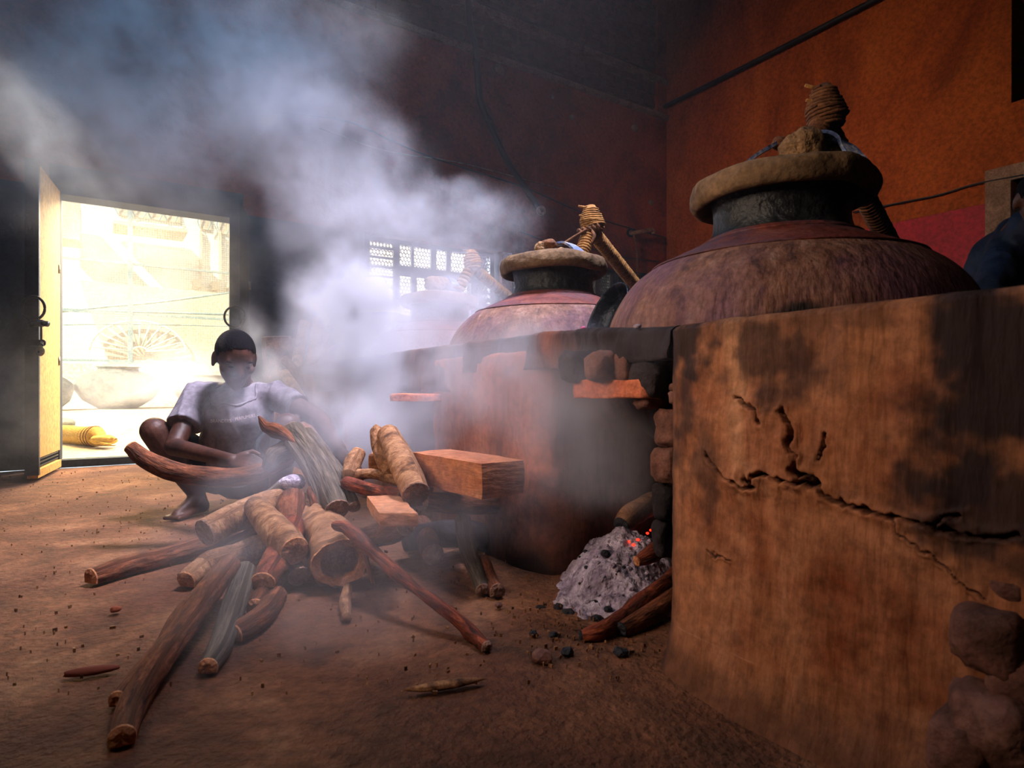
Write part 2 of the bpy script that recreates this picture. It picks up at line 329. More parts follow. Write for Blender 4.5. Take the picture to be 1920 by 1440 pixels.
# hairline crack bulges and cables on the walls
def strand(name, pts, r, mat, label, cat, n=6, m=8, group=None):
    p = catmull(pts, m); v, f = tube(p, r, n); return tag(mk(name, v, f, mat), label, cat, group)
def WP(px, py, n=-.02):   # picture point on the back wall
    d = V(((px-960)/F, 1, 0)); Nn = WN; Y = (W0-Nn*(-n)).dot(Nn)/d.dot(Nn); return V((d.x*Y, Y, CAMZ+(HY-py)/F*Y))
def RP(px, py, n=-.02):
    d = V(((px-960)/F, 1, 0)); Y = (CORNER+RN*n).dot(RN)/d.dot(RN); return V((d.x*Y, Y, CAMZ+(HY-py)/F*Y))
hp = catmull([WP(876, -40, -.03), WP(880, 40, -.03), WP(893, 100, -.05), WP(899, 180, -.04), WP(915, 225, -.04), WP(950, 300, -.04), WP(985, 352, -.04), WP(1003, 380, -.05), WP(1012, 396, -.08)], 10)
hv, hf = tube(hp, .034, 10); ho = tag(mk('hose', hv, hf, m_hose), 'thick black hose hanging down the red back wall', 'hose')
ov, of = lathe((0, 0), [(.03, 0), (.048, 0), (.052, .02), (.048, .05), (.03, .05), (.03, 0)], 20)
mk('nozzle', np.array([tuple(V(hp[-1])+WD*a[0]*1.0+V((0, 0, 1))*a[1]-WN*a[2]) for a in ov]), of, m_pipe, ho)
for k, (i0) in enumerate((22, 40)):
    c = V(hp[i0]); t = (V(hp[i0+1])-c).normalized(); v, f = tube([c-t*.02, c+t*.02], .042, 10); mk('hose_clip', v, f, m_iron, ho)
strand('cable', [WP(440, 200), WP(640, 225), WP(730, 262), WP(800, 292), WP(880, 318), WP(985, 352), WP(1100, 402), WP(1190, 430), WP(1248, 445)], .007, m_hose, 'thin black cable sagging across the back wall below the hose', 'cable')
strand('cable', [WP(600, 240), WP(720, 282), WP(850, 303), WP(960, 330), WP(1055, 355)], .006, m_pipe, 'pale wire running across the back wall above the mesh window', 'cable')
strand('cable', [WP(975, 433, -.05), WP(1020, 450, -.06), WP(1090, 462), WP(1170, 482), WP(1235, 490)], .006, m_hose, 'short dark wire over the pink jamb of the window', 'cable')
strand('conduit', [RP(1238, 200, -.05), RP(1262, 192, -.05), RP(1440, 103, -.05), RP(1640, 0, -.05), RP(1760, -62, -.05)], .028, m_hose, 'black conduit rising along the top of the orange right wall', 'pipe')
strand('cable', [RP(1600, 398), RP(1700, 378), RP(1760, 366), RP(1830, 345), RP(1920, 328)], .009, m_hose, 'black cable along the right wall above the maroon paint', 'cable')
pv = catmull([WP(1183, 435, 0), WP(1186, 437, -.10), WP(1205, 434, -.14), WP(1222, 431, -.16), WP(1226, 437, -.16)], 6); v, f = tube(pv, .027, 12)
po = tag(mk('pipe_stub', v, f, m_pipe), 'short bent pipe stub sticking out of the back wall near the corner', 'pipe')
v, f = tube(catmull([WP(1188, 438, -.1), WP(1194, 470, -.1), WP(1196, 520, -.12)], 6), .014, 8); mk('drain_hose', v, f, m_rope2, po)
v, f = tube([WP(1183, 436, 0), WP(1183, 436, -.04)], .055, 16); mk('wall_flange', v, f, m_iron, po)
# plaster scars: proud flakes on the back wall
for i, (px, py, r) in enumerate([(1108, 210, .05), (1072, 220, .04), (1088, 236, .03), (1190, 240, .06), (1205, 300, .035), (1035, 182, .03), (955, 200, .03), (1220, 380, .04), (800, 110, .05), (935, 130, .08)]):
    v, f = rock(WP(px, py, 0), (r, .02, r*.9), i, .8, 2, rotw)
    mk('plaster_flake', v, f, m_ledge if i % 2 else m_back, w_back)
# ------------------------------------------------------------------ mesh windows
def win(n, t0, t1, label, parts):
    root = empty('window_%d' % n, wallpt((t0+t1)/2, WZ0, .1), label, None, None, 'structure')
    fr = MB(); 
    for a in [(t0, t0+.05, WZ0, WZ1), (t1-.05, t1, WZ0, WZ1), (t0, t1, WZ0, WZ0+.04), (t0, t1, WZ1-.04, WZ1)]: wbox(fr, a[0], a[1], a[2], a[3], .10, .05)
    fr.mk('window_frame', m_wmesh, root)
    for (a, b, c, d) in parts:
        x0, x1 = t0+(t1-t0)*a, t0+(t1-t0)*b; z0, z1 = WZ1-(WZ1-WZ0)*d, WZ1-(WZ1-WZ0)*c
        mb = MB(); wbox(mb, x0, x1, z0, z1, .095, .03); mb.mk('grille_bar', m_wmesh, root)
    ms = MB(); cw, ch = .034, .036; nt_ = int((t1-t0)/cw); nz = int((WZ1-WZ0)/ch); r = .0068
    for j in range(nz+1):
        z = WZ0+j*ch; v = []; f = []
        for i in range(nt_*2+1):
            zz = z+(ch*.32 if (i % 2) else -ch*.32)*(1 if j % 2 else -1); tt = t0+i*cw/2
            v += [wallpt(tt, zz-r, .12), wallpt(tt, zz+r, .12), wallpt(tt, zz+r, .126), wallpt(tt, zz-r, .126)]
        for i in range(nt_*2):
            a = i*4; f += [(a, a+4, a+5, a+1), (a+3, a+2, a+6, a+7), (a+1, a+5, a+6, a+2)]
        ms.add(v, f)
    o = ms.mk('steel_mesh', m_wmesh, root); tag(o, kind='stuff')
    return root
w1p = [(.20, .245, 0, .72), (.20, 1, .27, .38), (.60, .635, 0, .30), (0, .24, .66, .76), (.33, .37, .36, .9), (.47, .6, .36, .46), (.60, .68, .38, .60), (.36, 1, .60, .66), (.0, .20, .10, .12), (.0, .20, .2, .22), (.0, .20, .3, .32), (.0, .20, .40, .42), (.0, .20, .50, .52), (.80, .84, .36, 1), (.48, .52, 0, .27), (.33, .35, 0, .27), (.72, .95, .80, .84), (.84, .97, .47, .49), (.84, .97, .54, .56)]
win(1, 2.34, 3.78, 'bright mesh window behind the smoke with a maze of flat bars', w1p)
win(2, 4.04, 5.5, 'dim mesh window right of the pink jamb', [(.2, .25, 0, 1), (.5, .56, 0, 1), (.56, 1, .4, .5), (.8, .84, 0, 1)])
sh = MB().box(wallpt(3.95, 0, .8), WD*2.2, WN*.2, V((0, 0, 3))).mk('wall_outer', m_soot_shade); tag(sh, 'dark wall standing outside the dim window', kind='structure')
# ------------------------------------------------------------------ doorway, leaves
dr = empty('door_1', wallpt(DT0, 0), 'open double doorway to the sunlit yard', None, None, 'structure')
fb = MB(); wbox(fb, DT0-.06, DT0, 0, WZ1, -.02, .2); wbox(fb, DT1, DT1+.06, 0, WZ1, -.02, .2); wbox(fb, DT0-.06, DT1+.06, WZ1-.05, WZ1+.16, -.03, .2); fb.mk('door_frame', m_dooredge, dr)
fb = MB(); wbox(fb, DT0, DT1, 0, .055, .0, .12); fb.mk('threshold', m_dooredge, dr)
def leaf(hinge, free, name, parent, mat, edge):
    d = (free-hinge); L = d.length; d.normalize(); nn = V((-d.y, d.x, 0)); 
    if nn.dot(V((1, 0, 0)))*(1 if name == 'l' else -1) > 0: pass
    root = MB().box(hinge-nn*.02+V((0, 0, .14)), d*L, nn*.04, V((0, 0, 1.84))).mk('door_leaf', mat, parent)
    MB().box(hinge-nn*.035+d*(L-.012)+V((0, 0, .04)), d*.03, nn*.07, V((0, 0, 1.95))).mk('stile', edge, root)
    MB().box(hinge-nn*.028+V((0, 0, .02)), d*L, nn*.056, V((0, 0, .05))).mk('bottom_rail', mat, root)
    for k in range(3): MB().box(hinge-nn*.02+V((0, 0, .08+k*.022)), d*L, nn*.03, V((0, 0, .008))).mk('slat', edge, root)
    for z in (.77, 1.42):
        v, f = tube([hinge-d*.0+V((.03, -.03, z-.03)), hinge+V((.03, -.03, z+.03))], .016, 10); hg = mk('hinge', v, f, m_brass, root)
    return root, d, nn
hL, fL = P(106, 730, 4.36), P(61, 730, 3.78); hL.z = fL.z = 0
l1, dL, nL = leaf(hL, fL, 'l', dr, m_doory, m_iron)
l1['label'] = 'yellow painted left door leaf, scratched'
hR, fR = P(463, 730, 5.06), P(441, 730, 4.50); hR.z = fR.z = 0
l2, dR, nR = leaf(hR, fR, 'r', dr, m_dooredge, m_dooredge); l2['label'] = 'dark blue right door leaf seen edge on'
def ring(c, ax1, ax2, R, r, n=26, a0=0, a1=2*math.pi):
    return tube([V(c)+ax1*(R*math.cos(a0+(a1-a0)*k/n))+ax2*(R*math.sin(a0+(a1-a0)*k/n)) for k in range(n+1)], r, 8)
UP = V((0, 0, 1)); XR = V((1, 0, 0))
c = P(62, 578, 3.74); v, f = ring(c, XR, UP, .072, .008); mk('ring_handle', v, f, m_iron, l1)
c = P(440, 594, 4.45); v, f = ring(c, XR, UP, .075, .008); mk('ring_handle', v, f, m_iron, l2)
c = P(62, 606, 3.72); mb = MB(); mb.tube([c-XR*.01, c+XR*.06], .022, 12); mb.tube([c+XR*.06, c+XR*.09+UP*-.005], .018, 12); mb.tube([c+XR*.05, c+XR*.05-UP*.1], .006, 8); mb.mk('latch_bolt', m_iron, l1, True)
c = P(60, 643, 3.72); MB().box(c-V((.01, .01, .018)), (.07, 0, 0), (0, .02, 0), (0, 0, .036)).mk('hasp', m_iron, l1)
v, f = ring(c+XR*.062, XR, UP, .016, .007, 14); mk('staple', v, f, m_iron, l1)
c = P(76, 658, 3.69); v, f = rock(c, (.025, .014, .032), 3, .05, 3); pk = tag(mk('padlock', v, f, m_brass), 'round brass padlock hanging from the hasp of the yellow door', 'padlock')
v, f = ring(c+UP*.028, XR, UP, .015, .005, 14, 0, math.pi); mk('shackle', v, f, m_iron, pk)
v, f = tube([c+V((0, -.016, -.008)), c+V((0, -.012, -.008))], .006, 8); mk('keyhole', v, f, m_iron, pk)
# ------------------------------------------------------------------ yard outside
def XP(px, py, Y): return P(px, py, Y)
yd = [wallpt(-1.5, .03, .12), wallpt(8, .03, .12), wallpt(8, .33, 3.2), wallpt(-3.5, .33, 3.2), wallpt(8, .33, 14), wallpt(-9, .33, 14)]
tag(mk('yard_floor', yd, [(0, 1, 2, 3), (3, 2, 4, 5)], m_outfloor, smooth=False), 'sunlit pale paved yard beyond the doorway', kind='structure')
def op(t, z, n): return wallpt(t, z, n)     # outdoor frame: along wall, up, outwards
ob = MB(); ob.box(op(-6, .3, 4.6), WD*16, WN*.25, V((0, 0, .62))); tag(ob.mk('parapet', m_outwall), 'low plastered parapet wall under the yard fence', 'wall')
# mesh fence standing on the parapet
fe = empty('mesh_fence', op(0, .92, 4.7), 'tall wire mesh fence with pale green posts on the parapet', 'fence')
FT0, FT1 = -1.6, 2.6
for t in (-.92, .55, 2.1):
    MB().box(op(t, .92, 4.68), WD*.06, WN*.05, V((0, 0, 3.3))).mk('post', m_frame, fe)
for z in (.95, 1.62, 2.33, 3.18):
    MB().box(op(FT0, z, 4.69), WD*(FT1-FT0), WN*.03, V((0, 0, .03))).mk('rail', m_frame, fe)
ms = MB(); t = FT0
while t < FT1: ms.box(op(t, .95, 4.7), WD*.004, WN*.004, V((0, 0, 2.6))); t += .032
z = .95
while z < 3.5: ms.box(op(FT0, z, 4.7), WD*(FT1-FT0), WN*.004, V((0, 0, .004))); z += .032
tag(ms.mk('wire_mesh', m_frame, fe), kind='stuff')
# house across the yard
FN = 9.0
hs = empty('house', op(0, .3, FN), 'pale sunlit house beyond the yard fence with grilled windows', 'building')
MB().box(op(-9, .3, FN), WD*22, WN*.4, V((0, 0, 9))).mk('facade', m_facade, hs)
def OP(px, py, n):  # picture point on plane parallel to the back wall, n outwards
    d = V(((px-960)/F, 1, 0)); Y = (W0+WN*n).dot(WN)/d.dot(WN); p = V((d.x*Y, Y, 0)); return ((p-W0).dot(WD), CAMZ+(HY-py)/F*Y)
def orect(name, x0, y0, x1, y1, n0, th, mat, parent):
    a = OP(x0, y0, n0); b = OP(x1, y1, n0); t0, t1 = sorted((a[0], b[0])); z0, z1 = sorted((a[1], b[1]))
    return MB().box(op(t0, z0, n0), WD*(t1-t0), WN*th, V((0, 0, z1-z0))).mk(name, mat, parent)
for (x0, y0, x1, y1) in [(222, 378, 338, 418), (376, 402, 396, 432), (412, 405, 430, 440), (108, 340, 140, 375)]:
    wn = orect('window', x0, y0, x1, y1, FN-.04, .05, m_facade2, hs); k = x0+5
    a = OP(x0, y0, FN-.1); b = OP(x1, y1, FN-.1); t = a[0]; mb = MB(); i = 0
    while t < b[0]: mb.tube([op(t, a[1], FN-.1), op(t+(.06 if i % 2 else -.06), (a[1]+b[1])/2, FN-.1), op(t, b[1], FN-.1)], .012, 4); t += .14; i += 1
    tag(mb.mk('window_grille', m_frame, wn), kind='stuff')
orect('sun_shade', 212, 412, 352, 436, FN-1.0, .9, m_facade2, hs)
orect('air_conditioner', 108, 375, 150, 450, FN-1.0, .8, m_facade2, hs)
for x in (375, 411): orect('downpipe', x, 432, x+4, 525, FN-.12, .1, m_facade2, hs)
for (x, y) in ((364, 522), (398, 527), (430, 530)): orect('bracket', x, y, x+14, y+16, FN-.4, .4, m_facade2, hs)
# big projecting canopy block with a slanting edge, its shade put into the tan
qa = [OP(x, y, 7.4) for x, y in ((150, 525), (520, 560), (520, 690), (208, 690))]
v = [op(a[0], a[1], 7.4) for a in qa]+[op(a[0], a[1], FN) for a in qa]
mk('shade_tan_canopy', v, [(0, 1, 2, 3), (4, 7, 6, 5), (0, 4, 5, 1), (1, 5, 6, 2), (2, 6, 7, 3), (3, 7, 4, 0)], m_facade2, hs, False)
fan = empty('sunburst_grille', op(*(lambda a: (a[0], a[1]))(OP(262, 660, 7.3)), 7.3), 'faint sunburst grille on the tan canopy block across the yard', 'grille')
for k in range(13):
    a = math.pi*(.04+.92*k/12); c = V(tuple(WL[fan.name])); d = WD*math.cos(a)+UP*math.sin(a)*.75
    v, f = tube([c+d*.12, c+d*.72], .018, 5); mk('ray_bar', v, f, m_outwall, fan)
for R in (.12, .74):
    v, f = tube([c+(WD*math.cos(math.pi*k/16)+UP*math.sin(math.pi*k/16)*.75)*R for k in range(17)], .02, 5); mk('arch_bar', v, f, m_facade, fan)
for i, pts in enumerate([[(108, 585), (200, 575), (300, 566), (438, 548)], [(108, 578), (200, 583), (300, 586), (438, 590)], [(108, 609), (250, 608), (438, 612)]]):
    strand('overhead_wire', [op(*OP(x, y, 6.2), 6.2) for x, y in pts], .018 if i < 2 else .01, m_frame, ['thick yard wire climbing to the right behind the fence', 'thick yard wire sagging to the right behind the fence', 'thinnest yard wire, lowest behind the fence'][i], 'wire')
# big storage jars in the yard
def jar(px, Y, rpx, ytop, ybot, label):
    r = rpx/F*Y; z0 = CAMZ+(HY-ybot)/F*Y; z1 = CAMZ+(HY-ytop)/F*Y; h = z1-z0; c = P(px, 0, Y)
    z0 = min(z0, .40)
    prof = [(.01, z0), (r*.45, z0), (r*.8, z0+h*.2), (r*.98, z0+h*.45), (r, z0+h*.55), (r*.93, z0+h*.7), (r*.7, z0+h*.83), (r*.48, z0+h*.9), (r*.46, z0+h*.97), (r*.52, z1), (r*.42, z1), (r*.40, z0+h*.9)]
    v, f = lathe(c, prof, 40, .02, px); tag(mk('storage_jar', v, f, m_clayjar), label, 'jar')
jar(222, 7.6, 70, 688, 765, 'large grey storage jar in the yard, middle of the doorway view')
jar(95, 7.0, 36, 700, 765, 'storage jar at the left edge of the doorway view')
jar(392, 8.6, 58, 704, 765, 'storage jar behind the squatting man in the yard')
# rolled woven mat
a, b = P(96, 832, 5.35), P(182, 836, 5.15); a.z = b.z = .175; pts = catmull([a, (a+b)/2, b], 8)
v, f = tube(pts, [.085]*9+[.08]*8, 18); mt = tag(mk('rolled_mat', v, f, m_mat), 'rolled yellow woven mat lying outside the door with loose straps', 'mat')
dd = (b-a).normalized(); nn = V((-dd.y, dd.x, 0))
for k in range(4):
    v, f = ring(b-dd*(.02+.035*k), nn, UP, .086-.003*k, .004, 20); mk('mat_strap', v, f, m_rope, mt)
for k, (L, r) in enumerate(((.10, .06), (.17, .05), (.22, .045))):
    v, f = tube([b+dd*(L*.5+L*.5*math.cos(q_))+nn*(r*math.sin(q_))+UP*(-.04+.03*math.sin(q_*.5+k)) for q_ in np.linspace(0, 2*math.pi, 22)], .012 if k < 2 else .004, 6); mk('loose_strap', v, f, m_mat if k < 2 else m_rope, mt)
v, f = rock(b+dd*.08-UP*.03, (.1, .06, .045), 4, .5, 3, .4); mk('mat_fold', v, f, m_mat, mt)
v, f = rock(P(118, 806, 5.9)-UP*.0, (.12, .08, .05), 9, .5, 3); v[:, 2] += .2-v[:, 2].min(); tag(mk('stone', v, f, m_clayjar), 'pale stone lying behind the rolled mat in the yard', 'stone')
# ------------------------------------------------------------------ hearth
hearth = empty('hearth', H(.5, .4, 0), 'long cracked clay and stone hearth that carries the row of stills', 'hearth')
def ztop(s): return .69+.045*max(0, min(1, (s-.1)/.6))
def seg_dist(p, poly):
    d = np.full(len(p), 9.0)
    for a, b in zip(poly[:-1], poly[1:]):
        a, b = np.array(a), np.array(b); ab = b-a; t = np.clip(((p-a)@ab)/(ab@ab), 0, 1); d = np.minimum(d, np.linalg.norm(p-(a+t[:, None]*ab), axis=1))
    return d
def shell(path, z0, z1, step, mat, name, under=False, amp=.012, seed=0, flare=0, fx=None, lip=.14, cstain=None):
    pp = catmull([(a, b, 0) for a, b in path], 10); P2 = np.array(pp)[:, :2]
    L = np.r_[0, np.cumsum(np.linalg.norm(np.diff(P2, axis=0), axis=1))]; nu = max(8, int(L[-1]/step))
    q = np.linspace(0, L[-1], nu); S_ = np.interp(q, L, P2[:, 0]); N_ = np.interp(q, L, P2[:, 1])
    T = np.c_[np.gradient(S_), np.gradient(N_)]; T /= np.linalg.norm(T, axis=1)[:, None]; nor = np.c_[T[:, 1], -T[:, 0]]    # outwards
    rows = []
    if under: rows += [(-k*lip/6, 0) for k in range(6, 0, -1)]
    nz = max(4, int((z1-z0)/step)); rows += [(0, k/nz) for k in range(nz+1)]
    rows += [(-.006, 1.012), (-.02, 1.02)]+[(-.02-k*lip/6, 1.02) for k in range(1, 7)]
    out = []; sz = []
    for off, h in rows:
        zt = np.array([ztop(s)+(z1-.69) for s in S_]); z = z0+(zt-z0)*min(h, 1)+(h-1)*.6*(h > 1)
        o = off+flare*max(0, (1-h*4))**2
        s_ = S_+nor[:, 0]*o; n_ = N_+nor[:, 1]*o
        out.append(np.c_[s_, n_, z]); sz.append(np.c_[S_, N_, z])
    A = np.concatenate(out); B = np.concatenate(sz); NR = np.tile(nor, (len(rows), 1))
    d = amp*2*fbm(A*7+seed, 4)+amp*.5*fbm(A*30+seed, 3)
    st = None
    if fx: d2, st = fx(A, B); d = d+d2
    if cstain: st = cstain(A)
    A[:, :2] += NR*d[:, None]; A[:, 2] += .012*fbm(A*9+seed+3, 3)*(A[:, 2] > .1)
    W = np.array(tuple(HO))[None]+A[:, :1]*np.array(tuple(ES))+A[:, 1:2]*np.array(tuple(EN)); W[:, 2] = A[:, 2]
    return mk(name, W, gridfaces(nu, len(rows)), mat, hearth, col=st)
def sm(x, a, b): t = np.clip((x-a)/(b-a), 0, 1); return t*t*(3-2*t)
CR = [([(1325, 850), (1345, 872), (1368, 893), (1400, 912), (1425, 888), (1447, 890), (1470, 905), (1497, 908), (1530, 915), (1575, 942), (1625, 960), (1662, 969), (1735, 985), (1790, 997), (1850, 1000), (1910, 1012)], .006, .03),
      ([(1500, 905), (1492, 880), (1494, 855), (1480, 835), (1488, 812), (1480, 785), (1472, 772)], .007, .03), ([(1383, 744), (1402, 758), (1418, 775), (1432, 795)], .006, .022),
      ([(1552, 815), (1545, 840), (1536, 865)], .005, .015), ([(1662, 969), (1700, 1012), (1760, 1060), (1812, 1100), (1850, 1130)], .003, .008), ([(1490, 885), (1512, 895), (1530, 912)], .013, .04),
      ([(1740, 985), (1765, 975), (1800, 968)], .005, .02), ([(1330, 1035), (1345, 1042), (1375, 1058)], .003, .005), ([(1400, 890), (1415, 905)], .011, .03)]
CRW = [([FP(*p) for p in poly], wd*.6, dp*.7) for poly, wd, dp in CR]
def pier_fx(A, B):
    p = np.c_[A[:, 0], A[:, 2]]; jit = np.c_[fbm(A*55, 3), fbm(A*55+9, 3)]*.022
    d = np.zeros(len(A)); stn = np.zeros(len(A)); front = sm(-A[:, 0], -.05, .0)
    for poly, wd, dp in CRW:
        q = seg_dist(p+jit, poly); c_ = 1-sm(q, wd*.45, wd*1.15); d -= dp*c_*front; stn = np.maximum(stn, c_*.9*front)  # cracks tinted dark as well as cut in
        d += .003*np.exp(-((q-wd*2)/(wd*1.5))**2)*front
    def blob(px, py, rx, ry, nz=.5):
        s, z = FP(px, py); k = F/1.15
        e = np.sqrt(((p[:, 0]-s)/(rx/k))**2+((p[:, 1]-z)/(ry/k))**2)+nz*3.2*fbm(A*9+px, 5); return 1-sm(e+nz*(1.1*fbm(A*32, 4)+1.2*fbm(A*np.array([26, 26, 3.0])+px, 3)), .5, 1.3)
    patch = blob(1400, 835, 110, 85, .3); d += .010*patch
    for args, a in [((1270, 640, 120, 90), .95), ((1440, 690, 75, 60), .8), ((1330, 940, 40, 90), .65), ((1560, 640, 30, 80), .4), ((1280, 800, 50, 170), .8), ((1350, 610, 300, 25), .5), ((1460, 610, 120, 40), .5), ((1900, 720, 90, 240), .97), ((1890, 620, 60, 60), .8), ((1880, 960, 90, 60), .9), ((1900, 1060, 60, 60), .7)]:  # right-end blobs paint the dark of the opening there, the others soot
        stn = np.maximum(stn, a*blob(*args, .8))
    stn = np.maximum(stn, .95*(1-sm(p[:, 1]+.09*fbm(A*8, 3), .02, .13))*.6)  # darker band towards the floor
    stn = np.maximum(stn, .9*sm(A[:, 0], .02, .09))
    return d, stn
shell([(-.62, .02), (-.5, .0), (-.3, -.004), (-.1, -.002), (.0, .004), (.06, .02), (.095, .07), (.105, .16), (.11, .3), (.11, .6)], -.02, .69, .0024, m_clay, 'near_pier', amp=.006, flare=.03, fx=pier_fx)
# soot-dark band bridging the fire openings
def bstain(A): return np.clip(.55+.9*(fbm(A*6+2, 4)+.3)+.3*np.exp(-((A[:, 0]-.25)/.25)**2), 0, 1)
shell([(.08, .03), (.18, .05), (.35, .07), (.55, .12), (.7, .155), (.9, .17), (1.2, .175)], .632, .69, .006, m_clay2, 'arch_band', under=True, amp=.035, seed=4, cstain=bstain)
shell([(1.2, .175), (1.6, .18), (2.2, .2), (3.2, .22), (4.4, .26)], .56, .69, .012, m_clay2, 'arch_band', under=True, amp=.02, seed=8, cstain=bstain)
def pst(A): return np.clip(.9*(fbm(A*5, 4)+.15)+.8*(1-sm(A[:, 2], 0, .2)), 0, 1)  # random blotches, and darker towards the floor
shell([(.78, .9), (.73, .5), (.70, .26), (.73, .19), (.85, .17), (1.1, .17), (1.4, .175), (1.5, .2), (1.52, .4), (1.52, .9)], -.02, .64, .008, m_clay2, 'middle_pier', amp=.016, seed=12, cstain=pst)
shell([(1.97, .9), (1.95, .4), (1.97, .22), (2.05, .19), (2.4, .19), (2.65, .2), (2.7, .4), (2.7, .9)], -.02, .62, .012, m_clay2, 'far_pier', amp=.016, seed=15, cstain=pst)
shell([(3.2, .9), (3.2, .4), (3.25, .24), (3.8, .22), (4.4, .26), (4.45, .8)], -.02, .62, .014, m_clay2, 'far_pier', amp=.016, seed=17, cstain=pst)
# chamber back wall and top deck with a round seat for each still
POTS = [V((.712, 1.63, 0)), V((.176, 2.625, 0)), V((-.425, 3.63, 0)), V((-.99, 4.58, 0))]
mb = MB(); mb.box(H(-.7, 1.22, 0), ES*5.2, EN*.14, V((0, 0, .68))); mb.mk('rear_wall', m_soot_shade, hearth)
mb = MB(); mb.box(H(-.72, .25, 0), ES*.1, EN*1.0, V((0, 0, .68))); mb.mk('end_wall', m_soot_shade, hearth)
dv = []; df = []; nu, nv = 150, 36
for j in range(nv):
    for i in range(nu): dv.append(H(-.7+5.15*i/(nu-1), .12+.14*max(0, min(1, -.7+5.15*i/(nu-1)))+(1.22-.2)*j/(nv-1), .675+.045*max(0, min(1, (-.7+5.15*i/(nu-1)-.1)/.6))))
for q_ in gridfaces(nu, nv):
    c = sum((dv[k] for k in q_), V())/4; c.z = 0
    if all((c-p).length > .39 for p in POTS): df.append(q_)
mk('top_deck', dv, df, m_soot_shade, hearth)
# stones of the hearth
def stone(px, py, Y, rx, rz, ry, seed, mat=m_stone, flatn=.55, rot=None, rough=.5):
    c = P(px, py, Y); v, f = rock(c, (rx/F*Y, ry, rz/F*Y), seed, rough, 3, rot if rot is not None else math.atan2(ES.y, ES.x)+math.pi, flatn)
    return mk('stone', v, f, mat, hearth)
for a in [(1268, 800, 1.40, 32, 37, .05, 1), (1264, 872, 1.40, 30, 36, .05, 2), (1260, 940, 1.42, 24, 36, .05, 3), (1256, 1005, 1.44, 20, 36, .05, 4), (1135, 687, 1.46, 30, 31, .05, 6), (1086, 690, 1.52, 24, 30, .05, 7), (1182, 690, 1.43, 20, 30, .04, 8), (1228, 700, 1.40, 34, 50, .05, 9), (1228, 745, 1.42, 24, 22, .05, 5), (1288, 745, 1.33, 30, 16, .04, 10), (1282, 725, 1.30, 20, 10, .03, 30)]: stone(*a, mat=m_soot_shade if a[6] in (3, 4, 9, 7) else m_stone)
for i, (px, py, r1, r2) in enumerate([(1038, 900, 22, 18), (1030, 945, 22, 20), (1050, 985, 26, 18), (1078, 1030, 34, 24), (1035, 1035, 20, 26), (1060, 870, 24, 14), (1095, 985, 20, 16), (1030, 1075, 18, 18), (1100, 930, 24, 22), (1130, 975, 22, 20)]):
    stone(px, py, 1.98+.004*(px-1030), r1, r2, .06, 40+i, m_stone)
for a in [(1875, 1190, .80, 60, 62, .07, 21), (1905, 1075, .82, 55, 45, .07, 22), (1880, 1350, .78, 75, 70, .07, 23), (1810, 1400, .79, 50, 70, .05, 24), (1935, 1270, .78, 50, 60, .07, 25), (1915, 700, .90, 45, 80, .07, 26), (1905, 850, .88, 50, 70, .07, 27), (1925, 965, .86, 60, 50, .06, 28)]:
    stone(*a, mat=m_soot_shade if a[6] in (26, 27, 28) else m_stone, rough=.4)  # the black ones stand in for the dark opening at this end
# fired slab over the fire mouth, and over the next one
c0 = P(1075, 745, 1.50); c1 = P(1212, 746, 1.36); d = (c1-c0); d.z = 0
def roughbox(o, ax, ay, az, amp, seed, n=10):
    bm = bmesh.new(); bmesh.ops.create_cube(bm, size=1); bmesh.ops.subdivide_edges(bm, edges=bm.edges[:], cuts=n, use_grid_fill=True)
    v = np.array([tuple(a.co) for a in bm.verts]); f = [tuple(x.index for x in q.verts) for q in bm.faces]; bm.free()
    k = np.abs(v).max(1)[:, None]; rr = np.linalg.norm(v, axis=1)[:, None]; v = v*(1-.06*np.clip(rr-.62, 0, 1)*2)
    v = v+.5; W = np.array(tuple(o))+v[:, :1]*np.array(tuple(ax))+v[:, 1:2]*np.array(tuple(ay))+v[:, 2:]*np.array(tuple(az))
    nrm = v-.5; W = W+nrm*(fbm(W*20+seed, 3)*amp*2)[:, None]; return W, f
v, f = roughbox(c0, d, EN*.14, UP*.042, .012, 3); mk('fired_slab', v, f, m_slab, hearth)['label'] = 'orange fired slab over the fire mouth'
c0 = P(730, 752, 2.5); c1 = P(800, 752, 2.42); d = c1-c0; d.z = 0
v, f = roughbox(c0, d, EN*.16, UP*.03, .012, 5); mk('fired_slab', v, f, m_slab, hearth)
